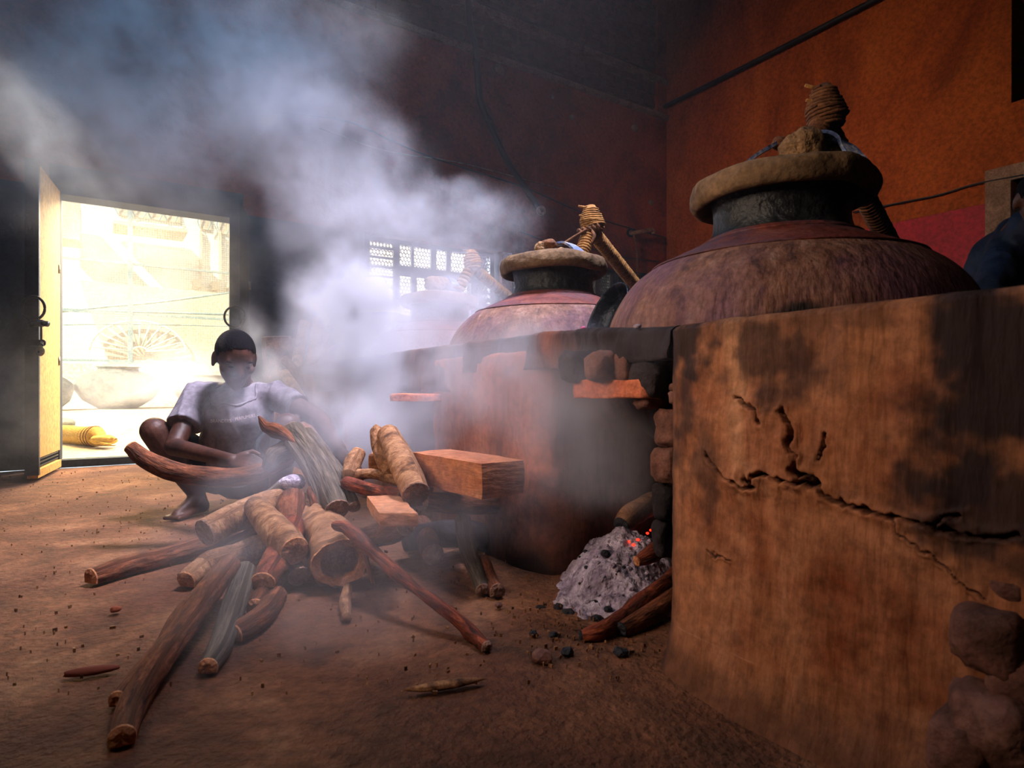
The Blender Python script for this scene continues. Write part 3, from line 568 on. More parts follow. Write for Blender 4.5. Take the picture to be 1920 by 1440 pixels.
# ------------------------------------------------------------------ stills
def still(c, k, label, seed, stn):
    root = empty('still', (c.x, c.y, .45), label, 'still', 'big metal stills in a row on the hearth')
    prof = [(.04, .36), (.22, .39), (.35, .45), (.42, .54), (.448, .61), (.455, .66), (.452, .715), (.436, .77), (.408, .82), (.37, .862), (.33, .892)]
    P_ = catmull([(a, b, 0) for a, b in prof], 5); v, f = lathe(c, [(a[0], a[1]) for a in P_], 120, .007, seed)
    st = np.zeros(len(v)); ang = np.arctan2(v[:, 1]-c.y, v[:, 0]-c.x)
    e = np.abs((ang-math.atan2(-c.y, -c.x)-.12+math.pi) % (2*math.pi)-math.pi)/.42
    st = np.clip((1-sm(np.abs(v[:, 2]-.700)/.042+e+fbm(v*16, 4)*1.2, .75, 1.05))*stn, 0, 1)
    st = np.maximum(st, 1-sm(v[:, 2]+.05*fbm(v*12, 3), .60, .67))  # lower belly coloured black so the fire mouth reads dark
    mk('body', v, f, m_pot, root, col=st)
    sp = catmull([(.332, .889, 0), (.30, .908, 0), (.25, .932, 0), (.205, .953, 0), (.182, .970, 0)], 4)
    v, f = lathe(c, [(a[0], a[1]) for a in sp], 96, .004, seed+1); mk('shoulder', v, f, m_seam, root)
    for (r, z, w_) in ((.333, .892, .0025), (.198, .957, .004)):
        v, f = ring((c.x, c.y, z), XR, V((0, 1, 0)), r, w_, 72); mk('seam_band', v, f, m_seam if z > .85 else m_pot, root)
    npf = catmull([(.197, .955, 0), (.179, .972, 0), (.170, .995, 0), (.168, 1.03, 0), (.172, 1.06, 0), (.180, 1.09, 0)], 4)
    v, f = lathe(c, [(a[0], a[1]) for a in npf], 96, .004, seed+2); mk('neck', v, f, m_neck, root)
    lp = catmull([(.12, 1.095, 0), (.17, 1.088, 0), (.195, 1.062, 0), (.212, 1.054, 0), (.227, 1.066, 0), (.230, 1.092, 0), (.218, 1.117, 0), (.19, 1.126, 0), (.14, 1.134, 0), (.08, 1.14, 0), (.005, 1.142, 0)], 4)
    v, f = lathe(c, [(a[0], a[1]) for a in lp], 96, .022, seed+3); mk('lid_collar', v, f, m_lid, root)
    return root
st1 = still(POTS[0], 1, 'largest nearest still, brown streaked copper belly with a black soot patch', 1, 1)
st2 = still(POTS[1], 2, 'second still from the camera, reddish dome half veiled in smoke', 11, .2)
st3 = still(POTS[2], 3, 'third still, faint in smoke against the bright mesh window', 21, .2)
st4 = still(POTS[3], 4, 'farthest still, almost hidden inside the dense smoke', 31, .2)
for s_ in (st1, st2, st3, st4): del s_['group']
def lid_top(root, pot, sc, lump, straps, Y0):
    # clay and straw lump, clamp strap
    x, y, r, rz = lump; c = P(x, y, Y0); v, f = rock(c, (r/F*Y0, r/F*Y0*.8, rz/F*Y0), int(x), .5, 4, .3, .85); v[:, 2] = np.maximum(v[:, 2], 1.12)
    mk('clay_lump', v, f, m_lump, root)
    for pts in straps:
        p = catmull([P(a, b, Yy) for a, b, Yy in pts], 8); fr = frames(p); vv = []; ff = []
        for q_, (t, u, w_) in zip(p, fr):
            s_ = t.cross(UP).normalized(); n_ = s_.cross(t)
            for a, b in ((-.020, -.0045), (.020, -.0045), (.020, .0045), (-.020, .0045)): vv.append(V(q_)+s_*a*1.0+n_*b)
        for i in range(len(p)-1):
            for k in range(4): ff.append((i*4+k, i*4+(k+1) % 4, i*4+4+(k+1) % 4, i*4+4+k))
        ff += [(3, 2, 1, 0), tuple(len(vv)-4+k for k in range(4))]
        mk('clamp_strap', vv, ff, m_strap, root, False)
lid_top(st1, POTS[0], 1, (1508, 283, 44, 40), [[(1392, 312, 1.62), (1425, 287, 1.62), (1462, 266, 1.63)], [(1505, 262, 1.63), (1545, 252, 1.62), (1580, 266, 1.60), (1602, 290, 1.56), (1612, 305, 1.53)]], 1.60)
v, f = rock(P(1462, 268, 1.62), (.02, .02, .018), 5, .6, 2); mk('rope_knot', v, f, m_rope2, st1)
v, f = rock(P(1562, 286, 1.66), (.045, .03, .04), 6, .4, 3); mk('clay_lump', v, f, m_lump, st1)
lid_top(st2, POTS[1], .6, (1015, 466, 13, 13), [[(1042, 458, 2.62), (1062, 456, 2.6), (1080, 466, 2.55), (1090, 478, 2.5), (1094, 487, 2.48)]], 2.6)
v, f = rock(P(1030, 458, 2.6), (.035, .025, .022), 15, .6, 3); mk('rope_knot', v, f, m_rope2, st2)
v, f = rock(P(1050, 478, 2.6), (.03, .025, .03), 16, .6, 3); mk('clay_lump', v, f, m_lump, st2)
lid_top(st3, POTS[2], .6, (822, 532, 24, 14), [[(832, 520, 3.6), (845, 522, 3.6), (855, 535, 3.55)]], 3.6)
# rope wrapped pipes
def helix(a, b, R0, R1, pitch, r, n=10):
    a, b = V(a), V(b); d = b-a; L = d.length; d.normalize(); u = d.orthogonal().normalized(); w_ = d.cross(u); turns = L/pitch; pts = []
    m = max(12, int(turns*n))
    for k in range(m+1):
        t = k/m; an = 2*math.pi*turns*t; R = R0+(R1-R0)*t+random.uniform(-1, 1)*r*.12; pts.append(a+d*(L*t)+(u*math.cos(an)+w_*math.sin(an))*R)
    return tube(pts, r, 5)
def aframe(apex, footl, ends, Y, r, label, mat, coarse=1.0):
    root = empty('rope_wrapped_pipe', footl, label, 'pipe')
    ax = V(apex); foot = V(footl); e0 = V(ends)
    for (p, q_) in ((ax-UP*.02, foot), (ax-UP*.03, e0)):
        v, f = tube([p, q_], r*.86, 12); mk('pipe_leg', v, f, m_rope2, root)
        v, f = helix(p, q_, r*.88, r*.88, .015*coarse, .0066*coarse, 10); mk('rope_wrap', v, f, mat, root)
    v, f = tube([ax+UP*.075, ax+UP*.05, ax+UP*.01, ax-UP*.035], [r*.6, r*1.15, r*1.5, r*1.35], 14); mk('binding_core', v, f, mat, root)
    for k, (R0, R1, z0, z1) in enumerate(((.95, 1.62, .065, .005), (1.65, 1.45, .012, -.04), (1.2, 1.7, .035, -.02))):
        v, f = helix(ax+UP*z0+XR*.003*k, ax+UP*z1+XR*-.003*k+V((.01*k, 0, 0)), r*R0, r*R1, .010*coarse, .0048*coarse, 12); mk('binding_rope', v, f, mat, root)
    for (dx, z, L) in ((-.02, .07, .05), (.0, .03, .075)):
        v, f = tube([ax+V((-L*.7+dx, -.01, z)), ax+V((L*.7+dx, .01, z-.006))], .0045, 6); mk('peg', v, f, m_rope, root)
    return root
def ext(a, b, k): return V(a)+(V(b)-V(a))*k
A1 = P(1545, 212, 1.66); E1 = ext(A1, P(1660, 432, 2.0), 1.9)
aframe(A1, P(1526, 262, 1.63), E1, 1.66, .029, 'dark rope-wrapped pipe joint standing on the lid of the nearest still', m_rope2)
v, f = tube(catmull([A1+V((-.03, -.02, -.06)), P(1505, 240, 1.62), P(1512, 262, 1.6)], 6), .007, 6)
A2 = P(1108, 418, 2.66); E2 = ext(A2, P(1188, 525, 3.0), 1.8)
r2 = aframe(A2, P(1088, 484, 2.58), E2, 2.66, .030, 'golden rope-wrapped pipe joint standing on the lid of the second still', m_rope)
v, f = tube(catmull([P(1100, 430, 2.6), P(1075, 445, 2.6), P(1055, 458, 2.6)], 6), .006, 6); mk('tie_rope', v, f, m_rope2, r2)
v, f = tube(catmull([P(1108, 430, 2.62), P(1114, 442, 2.6), P(1110, 456, 2.6)], 6), .008, 6); mk('tie_rope', v, f, m_rope2, r2)
v, f = helix(P(1085, 436, 2.62), P(1125, 424, 2.62), .012, .012, .02, .006); mk('tie_rope', v, f, m_rope2, r2)
A3 = P(885, 492, 3.66); E3 = ext(A3, P(952, 552, 4.0), 1.8)
aframe(A3, P(858, 545, 3.62), E3, 3.66, .030, 'pale rope-wrapped pipe joint on the third still in front of the mesh window', m_rope, 1.6)
# blackened bowl leaning between the first two stills
bc = P(1176, 600, 2.05); pr = catmull([(.005, 0, 0), (.08, .012, 0), (.15, .05, 0), (.19, .11, 0), (.20, .14, 0), (.19, .14, 0), (.14, .06, 0), (.005, .015, 0)], 4)
v, f = lathe((0, 0), [(a[0]*.6, a[1]*.6) for a in pr], 48); R_ = Matrix.Rotation(math.radians(68), 4, V((.35, -1, 0)).normalized())
v = np.array([tuple(R_ @ V(tuple(a))+bc) for a in v]); v[:, 2] += .70-v[:, 2].min()
tag(mk('bowl', v, f, m_bowl), 'blackened metal bowl leaning between the first and second still', 'bowl')
v, f = rock(P(1195, 612, 1.36), (.010, .008, .006), 2, .4, 2); tag(mk('pebble', v, f, m_ash), 'white pebble on the hearth rim below the nearest still', 'pebble')
v, f = rock(P(1094, 615, 1.72), (.008, .006, .005), 3, .4, 2); tag(mk('petal', v, f, flat('pink_petal', 'd060a0')), 'pink petal on the hearth rim below the second still', 'petal')
# ------------------------------------------------------------------ firewood
def log(pts, label, mat=m_bark, cut=m_cut, ends='ab', name='firewood_log', amp=.16, seed=None, n=16, squash=1, cat='firewood', hollow=False, taper_end=None, lift=None):
    seed = seed if seed is not None else int(pts[0][0]*3+pts[0][1])
    pts = [(p[0], p[1], min(p[2], CAMZ*F/max(p[1]-HY+p[3]*.8, 1)) if p[1] > 800 else p[2], p[3]) for p in pts]
    C = [np.r_[tuple(P(p[0], p[1], p[2])), p[3]/F*p[2]] for p in pts]; C = np.array(catmull(C, max(4, 28//len(C))))
    cen = [V(tuple(a[:3])) for a in C]; rs = C[:, 3]; fr = frames(cen); m = len(cen); v = []; uv = []; Lc = 0
    for i, (p, r, (t, u, w_)) in enumerate(zip(cen, rs, fr)):
        if i: Lc += (p-cen[i-1]).length
        for k in range(n):
            a = 2*math.pi*k/n; d = u*math.cos(a)+w_*math.sin(a); v.append(p+d*r); uv.append((k/n, Lc/.12))
    v = np.array([tuple(a) for a in v]); c3 = np.repeat(np.array([tuple(p) for p in cen]), n, 0); d = v-c3
    rr = np.repeat(rs, n)
    nz = fbm(v*11+seed, 3)*amp*2.2+fbm(v*38+seed*2, 3)*amp*1.1
    v = c3+d*(1+nz)[:, None]
    f = [(i*n+k, i*n+(k+1) % n, (i+1)*n+(k+1) % n, (i+1)*n+k) for i in range(m-1) for k in range(n)]
    zmin = v[:, 2].min()
    if zmin < .002: v[:, 2] = np.where(v[:, 2] < .012, .002+(v[:, 2]-zmin)*.1, v[:, 2])
    o = mk(name, v, f, mat, uv=np.array(uv)); tag(o, label, cat)
    for e in 'ab':
        i = 0 if e == 'a' else m-1; ring_ = v[i*n:(i+1)*n]; c_ = ring_.mean(0); t = fr[i][0]*(-1 if e == 'a' else 1)
        if e in ends:
            inner = [c_+(q_-c_)*.97+np.array(tuple(t))*.004 for q_ in ring_]; mid = [c_+(q_-c_)*.55+np.array(tuple(t))*(.006+.004*random.random()) for q_ in ring_]
            vv = list(ring_)+inner+mid+[c_+np.array(tuple(t))*.006]
            if hollow:
                ff = gridfaces(n, 2, True); dp = [c_+(q_-c_)*.62-np.array(tuple(t))*.09 for q_ in ring_]; vv = list(ring_)+inner+[c_+(q_-c_)*.68 for q_ in ring_]+dp+[c_-np.array(tuple(t))*.09]
                ff = gridfaces(n, 4, True)+[(3*n+k, 3*n+(k+1) % n, 4*n) for k in range(n)]
            else: ff = gridfaces(n, 3, True)+[(2*n+k, 2*n+(k+1) % n, 3*n) for k in range(n)]
        else:
            vv = list(ring_)+[c_+(q_-c_)*.6+np.array(tuple(t))*float(rs[i])*(.5+.4*random.random()) for q_ in ring_]+[c_+np.array(tuple(t))*float(rs[i])*.9]
            ff = gridfaces(n, 2, True)+[(n+k, n+(k+1) % n, 2*n) for k in range(n)]
        mk('cut_end' if e in ends else 'broken_end', np.array([tuple(a) for a in vv]), ff, cut if e in ends else mat, o, smooth=e not in ends, uv=np.array([(k % n/n, 0) for k in range(len(vv))]))
    return o
log([(245, 838, 2.22, 12), (275, 862, 2.22, 17), (330, 885, 2.24, 19), (400, 895, 2.26, 18), (450, 894, 2.28, 17), (495, 882, 2.3, 16), (540, 862, 2.3, 14)], 'long curved branch, its tip raised at the left in front of the man\'s knee', m_bark, ends='a', amp=.12)
log([(172, 1082, 1.86, 17), (235, 1062, 1.95, 19), (310, 1043, 2.02, 18), (380, 1020, 2.1, 18), (470, 985, 2.2, 16)], 'long crooked branch on the floor pointing farthest left', m_bark, ends='a')
log([(385, 998, 1.88, 27), (430, 975, 1.95, 28), (480, 955, 2.02, 28), (520, 940, 2.1, 26)], 'stout log with a round pale cut end facing left', m_bark2, m_cut2, 'a', amp=.08)
log([(350, 1088, 1.80, 18), (385, 1062, 1.83, 24), (430, 1045, 1.86, 23), (490, 1022, 1.92, 22), (540, 1000, 1.98, 20)], 'knobbly log with a splintered tip left of centre in the pile', m_bark2, m_cut, 'a', amp=.25)
log([(375, 1060, 1.9, 14), (420, 1030, 1.94, 15), (470, 1005, 1.98, 14), (510, 985, 2.02, 14)], 'thin log squeezed above the knobbly log', m_bark, ends='a')
log([(552, 1032, 1.72, 27), (530, 1010, 1.78, 30), (500, 975, 1.88, 26), (480, 950, 1.98, 22)], 'pale log with an axe-cut pointed end facing the camera', m_bark2, m_cut, 'a', amp=.07)
log([(494, 1093, 1.62, 23), (512, 1062, 1.70, 25), (535, 1020, 1.8, 26), (550, 985, 1.9, 24)], 'reddish log with a small round orange cut end', m_bark3, m_cut, 'a', amp=.12)
log([(560, 1080, 1.74, 22), (540, 1030, 1.84, 24), (545, 970, 1.96, 26), (548, 935, 2.06, 24)], 'short brown log standing behind the pointed pale log', m_bark, m_cut2, 'a', amp=.15)
log([(440, 1188, 1.52, 18), (462, 1175, 1.55, 21), (495, 1150, 1.62, 21), (520, 1115, 1.72, 19)], 'short log on the floor, lowest in the middle of the pile', m_bark, m_cut, 'a', amp=.22)
log([(335, 1172, 1.56, 15), (352, 1150, 1.6, 19), (385, 1110, 1.7, 20), (420, 1070, 1.8, 19)], 'stubby branch with a dark blunt end under the knobbly log', m_bark, ends='a', amp=.2)
log([(228, 1382, 1.0, 24), (248, 1320, 1.07, 26), (300, 1235, 1.2, 27), (350, 1170, 1.34, 25), (395, 1105, 1.5, 23), (430, 1060, 1.65, 20)], 'long dark branch reaching closest to the camera at lower left', m_bark, m_cut, 'a', amp=.16)
log([(222, 1310, 1.1, 16), (255, 1270, 1.17, 18), (310, 1205, 1.3, 18), (350, 1140, 1.45, 18)], 'dark branch lying along the left of the longest branch', m_bark, ends='a', amp=.2)
log([(390, 1250, 1.26, 18), (415, 1205, 1.36, 22), (440, 1130, 1.52, 23), (460, 1070, 1.68, 20)], 'grey smooth branch in the deepest shade of the pile', m_bark4, ends='a', amp=.12)
log([(480, 1140, 1.62, 16), (500, 1105, 1.7, 20), (520, 1080, 1.78, 18)], 'knotty stub between the orange cut end and the lowest log', m_bark, m_cut, 'a', amp=.35)
# hollow stump end
log([(640, 1058, 1.72, 48), (632, 1040, 1.8, 50), (610, 1010, 1.92, 46), (590, 985, 2.05, 40)], 'hollow rotten log with a ragged dark hole facing the camera', m_bark2, m_cut, 'a', amp=.34, hollow=True, n=32)
log([(630, 986, 1.72, 11), (655, 993, 1.70, 13), (700, 1035, 1.62, 12), (755, 1085, 1.53, 13), (785, 1108, 1.49, 10), (830, 1140, 1.44, 12), (880, 1182, 1.40, 13), (912, 1212, 1.36, 11)], 'long thin red stick slanting from the pile down to the floor', m_bark3, m_cut2, 'b', amp=.28, name='stick')
log([(690, 905, 2.0, 10), (650, 905, 2.02, 12), (700, 920, 1.95, 13), (752, 928, 1.9, 12)][1:], 'reddish branch lying on the sawn board', m_bark3, m_cut2, 'b', amp=.18)
log([(780, 926, 1.78, 27), (765, 890, 1.86, 27), (745, 850, 1.98, 25), (728, 815, 2.1, 21)], 'thick pale log resting on the beam, grey round end towards the camera', m_bark2, m_cut2, 'a', amp=.05, n=22)
log([(735, 885, 2.02, 18), (722, 862, 2.05, 18), (712, 835, 2.1, 16), (706, 808, 2.14, 13)], 'pale ringed branch standing up behind the thick log', m_bark2, m_cut, '', amp=.12)
log([(672, 890, 2.06, 10), (700, 888, 2.04, 11), (735, 898, 2.0, 11), (770, 908, 1.96, 9)], 'split pale branch behind the reddish branch', m_bark2, m_cut, '', amp=.2)
log([(655, 890, 2.08, 16), (662, 868, 2.12, 17), (672, 850, 2.16, 14)], 'stubby pale block under the man\'s left fist', m_bark2, m_cut, 'b', amp=.15)
# grey split slabs
def slabwood(pts, label, wpx, tpx, mat=m_bark4, seed=0):
    o = log([(a, b, c, wpx) for a, b, c in pts], label, mat, m_cut2, 'ab', amp=.14, seed=seed, n=14, name='split_timber'); return o
slabwood([(548, 812, 2.28), (580, 850, 2.2), (610, 900, 2.08), (632, 955, 1.96)], 'wide grey split timber slanting up beside the man\'s knee', 24, 8, seed=61)
slabwood([(575, 812, 2.3), (615, 860, 2.2), (645, 910, 2.08), (664, 950, 1.98)], 'grey split timber along the right of the widest one', 13, 8, seed=62)
slabwood([(545, 830, 2.22), (572, 870, 2.14), (595, 920, 2.04), (605, 955, 1.98)], 'narrow dark split timber at the left of the widest one', 11, 8, seed=63)
log([(486, 782, 2.22, 3), (500, 800, 2.22, 12), (520, 808, 2.22, 15), (545, 822, 2.22, 10), (600, 870, 2.15, 5)], 'frayed brown stick rising in front of the shirt', m_bark, m_cut, '', amp=.4, name='stick')
log([(505, 870, 2.2, 15), (520, 850, 2.22, 20), (548, 838, 2.25, 20)], 'gnarled root at the centre of the pile', m_bark4, m_cut2, '', amp=.5)
log([(490, 938, 2.05, 10), (515, 920, 2.1, 14), (540, 905, 2.14, 13), (560, 900, 2.2, 10)], 'crooked forked branch above the stout log', m_bark4, m_cut, '', amp=.45)
log([(595, 1010, 1.9, 14), (600, 960, 1.98, 16), (590, 920, 2.06, 15)], 'dark upright branch in the middle of the pile', m_bark, m_cut2, 'a', amp=.3)
log([(650, 1158, 1.56, 9), (648, 1130, 1.6, 10), (652, 1100, 1.66, 8)], 'small bark splinter hanging below the hollow log', m_bark2, m_cut, '', amp=.4, name='splinter')
log([(700, 1095, 1.68, 3), (692, 1070, 1.7, 4), (685, 1040, 1.74, 4)], 'thin twig beside the hollow log', m_bark, m_cut, '', amp=.3, name='twig', n=8)
log([(905, 1105, 1.73, 14), (885, 1050, 1.82, 16), (873, 1010, 1.9, 16), (868, 975, 1.96, 15)], 'round log leaning upright under the big beam', m_bark4, m_cut2, 'a', amp=.1)
log([(932, 1108, 1.70, 15), (915, 1080, 1.78, 15), (905, 1052, 1.86, 13)], 'short log beside the leaning log under the beam', m_bark, m_cut2, 'a', amp=.14)
log([(812, 1040, 1.9, 20), (800, 1010, 2.05, 20), (790, 985, 2.2, 20)], 'dim log end in the shade under the sawn board', m_bark, m_cut2, 'a', amp=.1)
log([(760, 985, 1.86, 20), (720, 1000, 1.95, 22), (680, 1010, 2.05, 22)], 'dark log lying beneath the sawn board', m_bark, m_cut2, 'a', amp=.2)
log([(840, 905, 1.88, 16), (860, 895, 1.86, 16), (800, 890, 1.94, 10)][:2]+[(878, 892, 1.85, 8)], 'torn shaggy root chunk against the beam', m_bark3, m_cut, '', amp=.6, name='root_chunk')
log([(800, 940, 2.0, 18), (870, 945, 2.04, 20), (930, 945, 2.1, 18), (960, 950, 2.2, 16)], 'dark log supporting the big beam from below', m_bark, m_cut2, 'ab', amp=.12)
log([(760, 1010, 2.05, 24), (850, 1000, 2.12, 26), (930, 1010, 2.2, 24)], 'near-black log lying crosswise behind the leaning log', m_soot_shade, m_soot_shade, 'ab', amp=.12)  # bark and ends coloured near-black
# sawn timbers
def sawn(pts4, zt, zb, label, seed):
    a, b, c = [V(p) for p in pts4]; o_ = b.copy(); o_.z = zb
    v, f = roughbox(o_, a-b, c-b, V((0, 0, zt-zb)), .006, seed, 8); o = mk('sawn_timber', v, f, m_board, smooth=False); tag(o, label, 'timber'); return o
k_ = .8636
def atz(px, py, z): return G(px, py, z)
zt = CAMZ-(870-HY)/F*1.66
C0 = atz(905, 870, zt); C1 = atz(985, 862, zt); C2 = atz(770, 847, zt)
for q_ in (C0, C1, C2): q_.z = 0
sawn([C1, C0, C2], zt, zt-.098, 'big square orange beam, its corner pointing at the camera', 3)
zt = CAMZ-(963-HY)/F*1.60
C0 = atz(712, 963, zt); C1 = atz(784, 963, zt); C2 = atz(687, 929, zt)
for q_ in (C0, C1, C2): q_.z = 0
sawn([C1, C0, C2], zt, zt-.034, 'small sawn orange board under the thick pale log', 5)
zt = CAMZ-(852-HY)/F*2.15
C0 = atz(690, 855, zt); C1 = atz(735, 853, zt); C2 = atz(684, 850, zt)
for q_ in (C0, C1, C2): q_.z = 0
sawn([C1, C0, C2+V((0, .2, 0))], zt, zt-.055, 'short board standing behind the pale ringed branch', 6)
# white ash lump in the pile
v, f = rock(P(548, 905, 2.12), (.05, .03, .028), 9, .4, 3); tag(mk('ash_lump', v, f, m_ash), 'white ash lump shining through the wood pile', 'ash')
# firewood standing against the back wall
for i, (pts, lab, mt_, ct) in enumerate([
    ([(518, 632, 4.6, 27), (522, 690, 4.62, 27), (524, 760, 4.62, 27), (524, 840, 4.62, 27)], 'thick upright stump with a round sawn top near the back wall', m_bark, m_cut2),
    ([(572, 604, 4.7, 10), (562, 650, 4.65, 10), (548, 730, 4.5, 10), (540, 850, 4.4, 10)], 'pale pole leaning at the back, nearest the stump', m_bark2, m_cut),
    ([(598, 600, 4.7, 11), (585, 670, 4.6, 11), (565, 740, 4.5, 11), (552, 860, 4.3, 11)], 'pale pole leaning at the back, half lost in smoke', m_bark2, m_cut),
    ([(546, 640, 4.7, 9), (552, 700, 4.6, 9), (560, 800, 4.4, 9), (565, 860, 4.3, 9)], 'dark pole between the stump and the pale poles', m_bark, m_cut),
    ([(535, 675, 4.5, 8), (560, 705, 4.4, 9), (600, 760, 4.3, 9)], 'short log with a pale oval end lying at the back', m_bark, m_cut),
    ([(533, 700, 4.4, 10), (560, 740, 4.3, 10), (600, 790, 4.2, 10)], 'short log below the pale oval end at the back', m_bark2, m_cut),
    ([(626, 600, 4.8, 6), (600, 650, 4.7, 6), (575, 690, 4.6, 6)], 'thin stick slanting across the poles at the back', m_bark, m_cut)]):
    log(pts, lab, mt_, ct, 'ab', amp=.1, name='firewood_pole' if 'pole' in lab else 'firewood_log')
# sticks of the fire
log([(1092, 1192, 1.42, 10), (1120, 1185, 1.43, 16), (1165, 1160, 1.47, 17), (1215, 1120, 1.56, 17), (1262, 1085, 1.68, 16), (1300, 1050, 1.9, 15)], 'charred branch feeding the fire with a red split tip on the floor', m_bark3, m_char, 'a', amp=.22)
log([(1165, 1180, 1.44, 14), (1205, 1160, 1.48, 18), (1250, 1130, 1.56, 18), (1300, 1095, 1.7, 18)], 'dark branch lying below the charred branch by the pier', m_bark, m_char, 'a', amp=.14)
log([(1195, 1052, 1.58, 10), (1220, 1040, 1.6, 16), (1255, 1015, 1.66, 17), (1300, 980, 1.8, 16)], 'orange-tipped split log poking into the ash heap', m_bark3, m_cut, 'a', amp=.18)
log([(1165, 985, 1.9, 17), (1185, 965, 1.95, 22), (1230, 940, 2.1, 20)], 'dim burning log behind the embers', m_bark2, m_char, 'a', amp=.14)
# ash heap
n_ = 110; U, Vv = np.meshgrid(np.linspace(-1, 1, n_), np.linspace(-1, 1, n_)); U = U.ravel(); Vv = Vv.ravel()
rr = np.sqrt(U*U+Vv*Vv); ca = V((.33, 1.78, 0)); X = ca.x+U*.20*EN.x*1.0-Vv*.0+Vv*.42*ES.x*1.0+U*.0; Yy = ca.y+U*.20*EN.y+Vv*.42*ES.y
p3 = np.c_[X, Yy, np.zeros(len(X))]
X = ca.x+U*.24; Yy = ca.y+Vv*.34; p3 = np.c_[X+.05*(Vv), Yy, np.zeros(len(X))]
h_ = np.clip(1-rr+.35*fbm(p3*9, 3), 0, 1)*(1-sm(np.maximum(abs(U), abs(Vv)), .8, .98))
z = .145*sm(h_, 0, .9)*(.75+.5*sm(Vv, -1, .7))+h_.clip(0, .15)/.15*(.022*np.clip(fbm(p3*45, 3), -.1, .5)*2+.012*fbm(p3*120, 2))-.012
p3[:, 2] = z
ash = mk('ash_heap', p3, gridfaces(n_, n_), m_ash); tag(ash, 'heap of pale lilac ash spilling from the fire mouth', 'ash', kind='stuff')
rr_ = random.Random(5)
bvh = BVHTree.FromPolygons([tuple(a) for a in p3], gridfaces(n_, n_))
for i in range(80):
    px, py = rr_.uniform(1085, 1240), rr_.uniform(1010, 1168); d = (P(px, py, 1)-V((0, 0, CAMZ))).normalized(); h = bvh.ray_cast(V((0, 0, CAMZ)), d)
    if h[0] is None or h[0].z < .012: continue
    r = rr_.uniform(.003, .010); v, f = rock(h[0], (r, r, r*.8), i, .6, 1)
    mk('ash_clod', v, f, m_ash if rr_.random() < .88 else m_char, ash, smooth=False)
for i, (px, py) in enumerate([(1214, 1000), (1196, 1012), (1233, 1002), (1220, 994), (1188, 1022), (1240, 996), (1180, 1016)]):
    d = (P(px, py, 1)-V((0, 0, CAMZ))).normalized(); h = bvh.ray_cast(V((0, 0, CAMZ)), d); c = h[0] if h[0] else P(px, py, 2.0)
    v, f = rock(c, (.005, .005, .004), i, .7, 2); o = mk('ember', v, f, m_ember); tag(o, 'glowing red ember at the top of the ash heap', 'ember', 'red embers in the fire')
CH = [(1014, 1142, .014, 'charcoal lump left of the ash, farthest from the heap'), (1048, 1140, .016, 'upright black charcoal at the left rim of the ash'), (1067, 1152, .018, 'broad grey-black charcoal at the front rim of the ash'), (1120, 1162, .016, 'black charcoal lump touching the red split branch'), (1140, 1142, .010, 'small charcoal on the middle of the ash'), (1135, 1038, .014, 'round charcoal lump high on the ash'), (1163, 1230, .014, 'charcoal piece on the floor, nearest the pier base'), (1064, 1228, .013, 'grey charred crumb on the floor below the red split branch'), (1000, 1192, .009, 'small charcoal crumbs beside the branch tip'), (1016, 1240, .019, 'round stone-like clod lying alone on the open floor'), (1038, 1195, .010, 'charcoal flake left of the branch tip'), (935, 1138, .010, 'reddish wood chip near the short log')]
for i, (px, py, r, lab) in enumerate(CH):
    c = G(px, py); c.z = r*.55; 
    h = bvh.ray_cast(V((0, 0, CAMZ)), (P(px, py, 1)-V((0, 0, CAMZ))).normalized())
    if h[0] is not None and i < 6: c = h[0]
    v, f = rock(c, (r*1.2, r, r*.8), 70+i, .7, 2, i); o = mk('clod' if 'clod' in lab else 'charcoal', v, f, m_stone if 'clod' in lab or 'chip' in lab else m_char, smooth=False); tag(o, lab, 'charcoal' if 'char' in lab else 'debris')
for px, py, L, lab in [(835, 1292, .075, 'long bark flake on the dark foreground floor'), (170, 1265, .05, 'pinkish bark flake at the lower left'), (217, 1148, .012, 'small red clod between the branches at left')]:
    c = G(px, py); v, f = rock(c+UP*.008, (L, .012, .008), px, .5, 3, .3); tag(mk('bark_flake', v, f, m_bark3 if px < 300 else m_chip), lab, 'debris')
# floor litter
lit = MB()
for i in range(1100):
    if i < 650: px, py = rr_.uniform(0, 1250), 885+rr_.random()**1.8*420
    elif i < 850: px, py = rr_.gauss(1090, 90), rr_.gauss(1190, 40)
    else: px, py = rr_.gauss(420, 150), rr_.gauss(960, 60)
    if py < 880 or (px > 1240): continue
    c = G(px, py); c.z = .004; a = rr_.uniform(0, 6.28); L = rr_.uniform(.002, .009)*(.6+rr_.random()**3); u = V((math.cos(a), math.sin(a), 0)); w_ = V((-u.y, u.x, 0))
    lit.box(c-u*L*.5-w_*L*.2-UP*.004, u*L, w_*L*.4, UP*rr_.uniform(.005, .009))
tag(lit.mk('wood_litter', m_chip), 'small wood chips and crumbs scattered over the earth floor', 'litter', kind='stuff')
